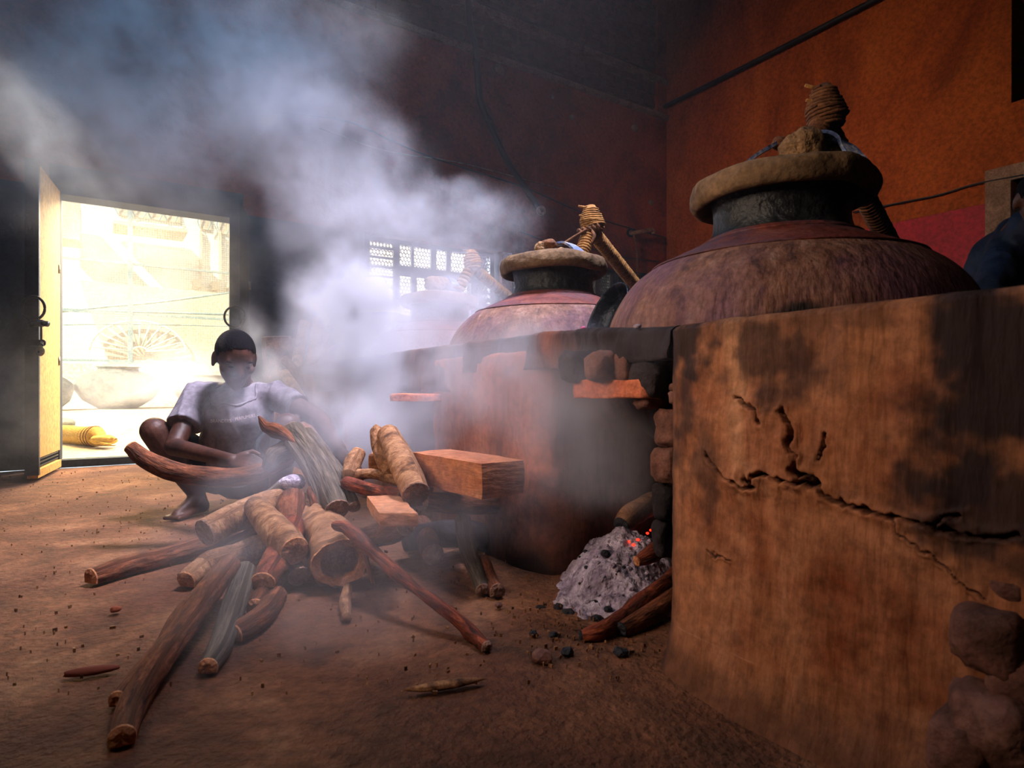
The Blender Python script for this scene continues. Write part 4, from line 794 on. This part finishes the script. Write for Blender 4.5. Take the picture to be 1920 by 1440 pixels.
# ------------------------------------------------------------------ people
def rcone(p0, r0, p1, r1, n=16, flat0=False, flat1=False, sx=1):
    p0, p1 = V(p0), V(p1); d = (p1-p0).normalized(); pts = []; rs = []
    if not flat0:
        for k in range(4): a = math.pi/2*k/4; pts.append(p0-d*r0*math.cos(a)); rs.append(max(r0*math.sin(a), 1e-4))
    pts.append(p0); rs.append(r0); pts.append(p1); rs.append(r1)
    if not flat1:
        for k in range(1, 5): a = math.pi/2*k/4; pts.append(p1+d*r1*math.sin(a)); rs.append(max(r1*math.cos(a), 1e-4))
    return tube(pts, rs, n)
def ell(c, r, R=None, n=20):
    v = []; m = n//2+2
    for j in range(m):
        th = math.pi*(j+.0)/(m-1); th = min(max(th, .02), math.pi-.02)
        for k in range(n): a = 2*math.pi*k/n; v.append(V((r[0]*math.sin(th)*math.cos(a), r[1]*math.sin(th)*math.sin(a), r[2]*math.cos(th))))
    if R is not None: v = [R @ q_ for q_ in v]
    v = [q_+V(c) for q_ in v]; f = [(a, d, c_, b) for a, b, c_, d in gridfaces(n, m, True)]; f.append(tuple(range(n))); f.append(tuple(range((m-1)*n, m*n))[::-1]); return v, f
def fuse(parts, vox, smooth=6, amp=0, seed=0, ascale=8, stretch=(1, 1, 1)):
    mb = MB()
    for v, f in parts: mb.add(v, f)
    me = bpy.data.meshes.new('tmp'); me.from_pydata(mb.v, [], mb.f); o = bpy.data.objects.new('tmp', me); COL.objects.link(o)
    m = o.modifiers.new('r', 'REMESH'); m.mode = 'VOXEL'; m.voxel_size = vox
    s = o.modifiers.new('s', 'SMOOTH'); s.iterations = smooth; s.factor = .5
    dg = bpy.context.evaluated_depsgraph_get(); e = o.evaluated_get(dg); m2 = e.to_mesh()
    v = np.empty(len(m2.vertices)*3); m2.vertices.foreach_get('co', v); v = v.reshape(-1, 3); nr = np.empty(len(m2.vertices)*3); m2.vertices.foreach_get('normal', nr); nr = nr.reshape(-1, 3)
    f = [tuple(p.vertices) for p in m2.polygons]; e.to_mesh_clear(); bpy.data.objects.remove(o); bpy.data.meshes.remove(me)
    if amp: q_ = fbm(v*ascale*np.array(stretch)+seed, 3); v = v+nr*((np.abs(q_)*-3.2+.3)*amp)[:, None]
    return v, f
def hand(wrist, d, palm_n, side, curl, s=1.0):
    # palm and five fingers; d = direction of the fingers, palm_n = palm normal, side = towards the thumb
    d, palm_n = V(d).normalized(), V(palm_n).normalized(); x = side.normalized(); out = []; w = V(wrist)
    for k in (-1, -.35, .35, 1): out.append(rcone(w+d*.01*s+x*k*.018*s, .015*s, w+d*.085*s+x*k*.028*s, .0125*s, 10))
    for k, L in zip((-1.05, -.35, .35, 1.0), (.058, .072, .078, .070)):
        b = w+d*.088*s+x*k*.028*s; a = curl*.6; p1 = b+(d*math.cos(a)+palm_n*math.sin(a))*L*.5*s; a2 = curl*1.5; p2 = p1+(d*math.cos(a2)+palm_n*math.sin(a2))*L*.32*s; a3 = curl*2.1; p3_ = p2+(d*math.cos(a3)+palm_n*math.sin(a3))*L*.26*s
        out += [rcone(b, .0105*s, p1, .0095*s, 8), rcone(p1, .0095*s, p2, .0088*s, 8), rcone(p2, .0088*s, p3_, .0075*s, 8)]
    b = w+d*.025*s+x*.030*s; p1 = b+(d*.6+x*.7+palm_n*.25).normalized()*.042*s; p2 = p1+(d*.9+x*.1+palm_n*.35).normalized()*.032*s
    out += [rcone(b, .014*s, p1, .0115*s, 8), rcone(p1, .0115*s, p2, .009*s, 8)]
    return out
def foot(ankle, toe_dir, s=1.0):
    a = V(ankle); d = V(toe_dir).normalized(); x = V((d.y, -d.x, 0)); g = V((a.x, a.y, 0)); out = []
    out.append(rcone(a, .034*s, g-d*.03*s+UP*.032*s, .032*s, 12)); out.append(rcone(g-d*.03*s+UP*.03*s, .03*s, g+d*.11*s+UP*.025*s, .026*s, 12))
    out.append(rcone(a-UP*.01, .032*s, g+d*.12*s+UP*.022*s, .022*s, 12))
    for k, L in zip((-2, -1, 0, 1, 2), (.030, .032, .033, .034, .038)):
        b = g+d*.115*s+x*k*.016*s+UP*.014*s; out.append(rcone(g+d*.04*s+x*k*.010*s+UP*.025*s, .016*s, b, .0125*s, 8)); out.append(rcone(b, .0115*s, b+d*L*s-UP*.002, .0105*s, 8))
    return out
def headparts(c, fwd, up, s=1.0):
    f_ = V(fwd).normalized(); x = f_.cross(V(up)).normalized(); u = x.cross(f_); R = Matrix((x, f_, u)).transposed(); c = V(c)
    def L(a, b, d): return c+x*a*s+f_*b*s+u*d*s
    o = [ell(L(0, -.012, .028), (.076*s, .096*s, .088*s), R, 28), ell(L(0, .022, -.02), (.062*s, .068*s, .082*s), R, 24), ell(L(0, .045, -.075), (.040*s, .040*s, .034*s), R), ell(L(0, .070, -.093), (.020*s, .018*s, .016*s), R, 14),
         rcone(L(0, .078, .012), .009*s, L(0, .100, -.028), .013*s, 10), ell(L(.013, .088, -.032), (.009*s, .012*s, .008*s), R, 10), ell(L(-.013, .088, -.032), (.009*s, .012*s, .008*s), R, 10),
         rcone(L(-.04, .066, .026), .011*s, L(.04, .066, .026), .011*s, 10), ell(L(0, .078, -.055), (.024*s, .014*s, .007*s), R, 14), ell(L(0, .077, -.067), (.021*s, .013*s, .008*s), R, 14),
         ell(L(.045, .05, -.02), (.022*s, .026*s, .02*s), R, 14), ell(L(-.045, .05, -.02), (.022*s, .026*s, .02*s), R, 14)]
    for k in (-1, 1):
        o.append(ell(L(k*.031, .070, .004), (.0125*s, .0115*s, .010*s), R, 12))
        o.append(ell(L(k*.078, -.012, -.005), (.010*s, .020*s, .032*s), R, 14)); o.append(ell(L(k*.080, -.006, -.028), (.008*s, .010*s, .012*s), R, 10))
    hv, hf = ell(L(0, -.013, .030), (.0775*s, .0985*s, .0885*s), R, 56)
    keep = []
    for q_ in hf:
        m_ = sum((hv[k] for k in q_), V())/len(q_)-c; a, b, d = m_.dot(x)/s, m_.dot(f_)/s, m_.dot(u)/s
        if d > -.01+max(0, b+.01)*1.15-(.025 if b < -.05 else 0) and len(q_) == 4 or d > .11: keep.append(q_)
    return o, (hv, keep), L, R
# squatting man
YM = 2.72
man = empty('person', (P(430, 955, YM).x, YM, 0), 'man in grey t-shirt squatting barefoot behind the wood, one arm reaching over logs', 'person')
chest = P(447, 775, 2.80); pelv = P(448, 884, 2.98); neck = P(449, 722, 2.78); hc = P(441, 673, 2.68)
shR = P(372, 742, 2.80); shL = P(520, 742, 2.82); elR = P(326, 838, 2.60); wrR = P(436, 864, 2.40); elL = P(598, 786, 2.62); wrL = P(638, 846, 2.34)
hipR = P(408, 886, 2.98); hipL = P(488, 886, 2.98); knR = P(290, 808, 2.66); knL = P(538, 800, 2.62); anR = P(370, 930, 2.80); anL = P(520, 925, 2.70)
anR.z = .09; anL.z = .09
body = [rcone(pelv, .115, chest, .125, 20), rcone(chest, .12, neck-UP*.02, .07, 18), rcone(neck-UP*.03, .055, hc-UP*.03+V((0, .02, 0)), .052, 16),
        rcone(neck-UP*.04, .06, shR, .05, 14), rcone(neck-UP*.04, .06, shL, .05, 14),
        rcone(shR, .052, elR, .038, 14), rcone(elR, .039, wrR, .027, 14), rcone(shL, .052, elL, .038, 14), rcone(elL, .039, wrL, .027, 14),
        rcone(hipR, .09, knR, .058, 16), rcone(knR, .060, ext(knR, anR, .45), .058, 16), rcone(ext(knR, anR, .4), .058, anR, .036, 16),
        rcone(hipL, .09, knL, .058, 16), rcone(knL, .060, ext(knL, anL, .45), .056, 16), rcone(ext(knL, anL, .4), .056, anL, .036, 16),
        ell(pelv-UP*.0, (.16, .12, .10))]
fd = V((.55, -.72, -.50)); hp_, hair, Lf, Rm = headparts(hc, fd, UP, 1.06)
body += hp_+hand(wrR, P(490, 868, 2.34)-wrR, V((0, .3, -1)), V((.2, .6, .6)), .55)+hand(wrL, P(662, 876, 2.28)-wrL, V((-.2, .4, -1)), V((-.8, .2, .1)), .75, 1.0)
body += foot(anR, V((-.25, -1, 0)))+foot(anL, V((.2, -1, 0)))
v, f = fuse(body, .0052, 5); mk('body', v, f, m_skin, man)
mk('hair', hair[0], hair[1], m_hair, man)
for k in (-1, 1):
    v, f = ell(Lf(k*.031, .0785, .003), (.010, .006, .005), Rm, 10); mk('eye', v, f, m_hair, man)
    v, f = rcone(Lf(k*.031-.016, .0735, .021), .0035, Lf(k*.031+.016, .0735, .021), .0035, 6); mk('eyebrow', v, f, m_hair, man)
sl = lambda a, b, k: ext(a, b, k)
shirt = [rcone(pelv+UP*.06, .150, chest, .150, 24), rcone(chest, .148, neck-UP*.055, .088, 22), rcone(pelv+V((0, -.02, .03)), .150, chest+V((0, -.01, 0)), .142, 24, True),
         rcone(neck-UP*.07, .072, shR+V((.0, 0, .0)), .068, 16), rcone(neck-UP*.07, .072, shL, .068, 16),
         rcone(shR, .070, sl(shR, elR, .60), .072, 18, False, True), rcone(shL, .070, sl(shL, elL, .52), .064, 18, False, True),
         ell(ext(chest, pelv, .5)+V((.0, -.03, 0)), (.165, .13, .13))]
v, f = fuse(shirt, .0058, 3, .014, 4, 9, (1.5, 1.0, .45)); shirt_o = mk('t_shirt', v, f, m_shirt, man)
bvs = BVHTree.FromPolygons([tuple(a) for a in v], f)
# neckline hem
nk = []
for k in range(30):
    a = 2*math.pi*k/29; q_ = neck+V((.085*math.cos(a), -.02+.07*math.sin(a), -.045-.055*max(0, -math.sin(a)))); h = bvs.find_nearest(q_); nk.append(h[0]+(h[1]*.001))
v, f = tube(nk, .0055, 6, False); mk('neckline', v, f, m_shirt, shirt_o)
# printed lettering
def words(txt, px, py, w_px, tilt, Y):
    cu = bpy.data.curves.new('lettering', 'FONT'); cu.body = txt; cu.size = 1; o = bpy.data.objects.new('lettering', cu); COL.objects.link(o)
    dg = bpy.context.evaluated_depsgraph_get(); e = o.evaluated_get(dg); me = e.to_mesh(); vv = [V(q_.co) for q_ in me.vertices]; ff = [tuple(p.vertices) for p in me.polygons]; e.to_mesh_clear(); bpy.data.objects.remove(o)
    xs = [q_.x for q_ in vv]; W = max(xs)-min(xs); s = w_px/W; out = []
    for q_ in vv:
        x_ = px+q_.x*s*math.cos(tilt)+q_.y*s*1.15*math.sin(tilt); y_ = py-q_.y*s*1.15*math.cos(tilt)+q_.x*s*math.sin(tilt); d = P(x_, y_, 1)-V((0, 0, CAMZ)); h = bvs.ray_cast(V((0, 0, CAMZ)), d.normalized())
        out.append(h[0]+h[1]*.0015 if h[0] is not None else P(x_, y_, Y))
    mk('lettering', out, ff, m_print, shirt_o, False)['label'] = txt+' in faint pale capitals'
words('BRANDERS', 395, 792, 38, .0, 2.62); words('PERFUMERS', 441, 789, 38, -.2, 2.62)
shorts = [rcone(pelv, .135, pelv+UP*.07, .135, 20), rcone(hipR, .105, ext(hipR, knR, .72), .082, 18, False, True), rcone(hipL, .105, ext(hipL, knL, .62), .082, 18, False, True), ell(pelv, (.172, .135, .112))]
v, f = fuse(shorts, .0065, 4, .008, 9, 9); mk('shorts', v, f, m_shorts, man)
# man in the blue jacket, bending over behind the nearest still
sA = P(1905, 440, 2.75); sB = P(1990, 425, 2.55); pl_ = P(1850, 640, 3.0); ch = P(1900, 500, 2.85); nk2 = P(1935, 420, 2.6); hd = P(1950, 375, 2.5)
pl2 = P(1868, 600, 3.05); kn = [P(1850, 760, 2.9), P(1910, 760, 2.95)]; an = [V((kn[0].x, 3.05, .09)), V((kn[1].x, 3.08, .09))]
e1 = P(1850, 560, 2.5); w1_ = P(1900, 640, 2.35); e2 = P(1985, 560, 2.4); w2_ = P(1940, 640, 2.3)
m2 = empty('person', (pl2.x, pl2.y, 0), 'man in dark blue jacket bending down at the right edge behind the nearest still', 'person')
b2 = [rcone(pl2, .15, ch, .15), rcone(ch, .15, nk2, .08), rcone(nk2, .055, hd, .05), rcone(sA, .055, e1, .042), rcone(e1, .042, w1_, .028), rcone(sB, .055, e2, .042), rcone(e2, .042, w2_, .028)]
for k in (0, 1): h_p = pl2+V((-.09+.18*k, 0, -.05)); b2 += [rcone(h_p, .09, kn[k], .06), rcone(kn[k], .058, an[k], .038)]+foot(an[k], V((-.3, -1, 0)))
hp2, hair2, L2, R2 = headparts(hd, V((-.2, -.8, -.5)), UP, 1.0)
b2 += hp2+hand(w1_, V((.1, -.3, -1)), V((0, .6, -.3)), V((1, 0, 0)), .4)+hand(w2_, V((0, -.3, -1)), V((0, .6, -.3)), V((-1, 0, 0)), .4)
v, f = fuse(b2, .008, 4); mk('body', v, f, m_skin, m2); mk('hair', hair2[0], hair2[1], m_hair, m2)
jk = [rcone(pl2, .175, ch, .185, 20, True), rcone(ch, .185, nk2-UP*.03, .10), rcone(ch, .15, sA, .085), rcone(sA, .085, e1, .07), rcone(e1, .07, ext(e1, w1_, .9), .05, 16, False, True), rcone(sB, .085, e2, .07), rcone(nk2-UP*.03, .10, sB, .08), rcone(e2, .07, ext(e2, w2_, .9), .05, 16, False, True)]
v, f = fuse(jk, .008, 4, .02, 3, 7); mk('jacket', v, f, m_blue, m2)
tr = [ell(pl2-UP*.04, (.17, .15, .13))]
for k in (0, 1): h_p = pl2+V((-.09+.18*k, 0, -.05)); tr += [rcone(h_p, .11, kn[k], .085), rcone(kn[k], .085, an[k]+UP*.03, .07, 16, False, True)]
v, f = fuse(tr, .01, 4, .012, 3, 7); mk('trousers', v, f, m_shorts, m2)
# ------------------------------------------------------------------ smoke (one volume, rising from the wood pile and the fire mouth)
# px, py, Y, radius x, radius y (picture), radius depth (m), density
BL = [(680, 640, 3.1, 120, 130, .55, 6.0), (640, 530, 3.2, 90, 80, .45, 4.5), (740, 700, 3.0, 130, 100, .5, 4.0), (700, 560, 3.3, 120, 90, .5, 1.6),
      (780, 410, 3.4, 140, 55, .45, 1.5), (890, 420, 3.3, 130, 50, .35, 1.3), (900, 480, 3.2, 120, 50, .35, 1.4), (640, 410, 3.4, 130, 100, .6, 1.6), (760, 560, 3.1, 150, 110, .35, 1.3), (700, 740, 2.9, 130, 90, .4, 3.5), (960, 700, 1.9, 150, 110, .25, 2.0), (450, 440, 4.2, 110, 160, .4, .35), (560, 280, 3.5, 130, 140, .6, 2.0), (700, 300, 3.5, 120, 100, .5, 1.2), (830, 540, 3.3, 160, 110, .4, 1.0),
      (530, 130, 3.6, 160, 150, .7, 1.2), (380, 100, 3.6, 200, 140, .8, .7), (180, 130, 3.4, 230, 160, .8, .7), (60, 260, 3.2, 160, 200, .7, .3), (300, 290, 3.3, 260, 110, .7, 1.1), (650, 60, 3.6, 130, 90, .6, .5),
      (620, 790, 2.6, 90, 100, .3, 4.0), (690, 780, 2.6, 100, 80, .35, 3.6), (560, 890, 1.95, 130, 80, .2, 2.2), (470, 930, 1.85, 110, 60, .18, 1.5), (790, 770, 2.45, 160, 100, .35, 3.0), (505, 700, 3.1, 50, 50, .22, 1.5), (470, 620, 3.3, 40, 60, .15, 2.0),
      (880, 720, 2.15, 180, 90, .35, 2.3), (870, 610, 2.7, 150, 90, .35, 2.0), (1010, 740, 1.75, 150, 90, .25, 1.3), (1060, 830, 1.6, 170, 120, .22, 2.0), (1090, 720, 1.4, 130, 70, .12, 1.6), (1140, 850, 1.5, 110, 130, .15, 2.2), (1030, 650, 2.0, 120, 70, .25, 1.1),
      (850, 850, 1.8, 120, 60, .2, .7), (450, 760, 2.3, 110, 90, .15, 1.7), (445, 690, 2.35, 65, 65, .12, 1.6), (560, 1000, 1.5, 150, 80, .18, 1.1), (650, 1120, 1.35, 220, 130, .2, 1.0), (400, 1020, 1.5, 150, 90, .2, .8), (780, 980, 1.5, 180, 90, .2, 1.1), (450, 1180, 1.25, 160, 100, .15, .6),
      (260, 740, 5.2, 190, 55, .5, .45), (340, 690, 5.0, 90, 70, .4, .5), (1160, 920, 1.55, 90, 90, .12, .5), (1230, 650, 1.25, 70, 60, .08, .8), (280, 540, 4.6, 260, 260, .5, .22), (1000, 960, 1.6, 120, 80, .2, .5), (40, 740, 3.4, 90, 160, .3, .35)]
vd = bpy.data.volumes.new('smoke'); so_ = bpy.data.objects.new('smoke', vd); COL.objects.link(so_)
tag(so_, 'billowing blue-white smoke rising from the wood and fire towards the upper left', 'smoke', kind='stuff')
ng = bpy.data.node_groups.new('smoke_field', 'GeometryNodeTree'); ng.interface.new_socket('Geometry', in_out='INPUT', socket_type='NodeSocketGeometry'); ng.interface.new_socket('Geometry', in_out='OUTPUT', socket_type='NodeSocketGeometry')
n = ng.nodes; Lk = ng.links
def vm(op_, a, b=None):
    x = n.new('ShaderNodeVectorMath'); x.operation = op_
    for i, s in enumerate((a, b)):
        if s is None: continue
        if isinstance(s, (tuple, Vector)): x.inputs[i].default_value = tuple(s)
        elif isinstance(s, float): x.inputs['Scale' if op_ == 'SCALE' else i].default_value = s
        else: Lk.new(s, x.inputs[i])
    return x.outputs['Value'] if op_ == 'LENGTH' else x.outputs[0]
def mm(op_, a, b=None, c=None):
    x = n.new('ShaderNodeMath'); x.operation = op_
    for i, s in enumerate((a, b, c)):
        if s is None: continue
        if isinstance(s, (int, float)): x.inputs[i].default_value = s
        else: Lk.new(s, x.inputs[i])
    return x.outputs[0]
def nz(vec, scale, det, dist=0, rough=.6):
    x = n.new('ShaderNodeTexNoise'); x.inputs['Scale'].default_value = scale; x.inputs['Detail'].default_value = det; x.inputs['Distortion'].default_value = dist; x.inputs['Roughness'].default_value = rough
    Lk.new(vec, x.inputs['Vector']); return x
pos = n.new('GeometryNodeInputPosition').outputs[0]
w1n = nz(pos, 1.6, 3).outputs['Color']; warp = vm('SCALE', vm('SUBTRACT', w1n, (.5, .5, .5)), .75)
w2n = nz(pos, 5.5, 3).outputs['Color']; warp2 = vm('SCALE', vm('SUBTRACT', w2n, (.5, .5, .5)), .22)
wp = vm('ADD', vm('ADD', pos, warp), warp2); tot = None; ends_ = []
for (px, py, Y, rx, ry, rd, a) in BL:
    c = P(px, py, Y); s = (rx/F*Y*1.25, rd*1.25, ry/F*Y*1.25)
    mr = n.new('ShaderNodeMapRange'); mr.interpolation_type = 'SMOOTHSTEP'; mr.inputs[1].default_value = 1.0; mr.inputs[2].default_value = 0.05; mr.inputs[3].default_value = 0; mr.inputs[4].default_value = a
    scl = .35 if Y < 2.0 else 1.0
    src = wp if Y >= 2.2 else vm('ADD', vm('ADD', pos, vm('SCALE', warp, .35)), warp2)
    Lk.new(vm('LENGTH', vm('DIVIDE', vm('SUBTRACT', src, tuple(c)), s)), mr.inputs[0]); tot = mr.outputs[0] if tot is None else mm('ADD', tot, mr.outputs[0])
det = nz(vm('ADD', wp, vm('MULTIPLY', pos, (.0, .0, .0))), 2.6, 6, .9, .62).outputs[0]
mr = n.new('ShaderNodeMapRange'); mr.inputs[1].default_value = .38; mr.inputs[2].default_value = .62; mr.inputs[3].default_value = .06; mr.inputs[4].default_value = 1.8; Lk.new(mm('ADD', det, mm('MULTIPLY', mm('SUBTRACT', nz(vm('ADD', pos, warp2), 9.0, 5, .6, .65).outputs[0], .5), .38)), mr.inputs[0])
den = mm('MULTIPLY', tot, mr.outputs[0]); den = mm('ADD', mm('MULTIPLY', den, SMOKE_K if 'SMOKE_K' in globals() else 1.0), .006)
vc = n.new('GeometryNodeVolumeCube'); vc.inputs['Min'].default_value = (-4.3, 1.1, 0.0); vc.inputs['Max'].default_value = (1.1, 6.2, 3.9)
for a, q_ in zip('XYZ', (230, 215, 165)): vc.inputs['Resolution '+a].default_value = q_
Lk.new(den, vc.inputs['Density']); sm_ = n.new('GeometryNodeSetMaterial'); Lk.new(vc.outputs[0], sm_.inputs[0])
m_smoke = bpy.data.materials.new('smoke'); m_smoke.use_nodes = True; nt = m_smoke.node_tree; nt.nodes.clear()
pv_ = nt.nodes.new('ShaderNodeVolumePrincipled'); pv_.inputs['Color'].default_value = (.88, .90, 1.0, 1); pv_.inputs['Density'].default_value = 1.0; pv_.inputs['Anisotropy'].default_value = .25
oo = nt.nodes.new('ShaderNodeOutputMaterial'); nt.links.new(pv_.outputs[0], oo.inputs['Volume']); m_smoke.cycles.volume_interpolation = 'LINEAR'
sm_.inputs['Material'].default_value = m_smoke; go = n.new('NodeGroupOutput'); Lk.new(sm_.outputs[0], go.inputs[0])
md = so_.modifiers.new('smoke', 'NODES'); md.node_group = ng; vd.materials.append(m_smoke)
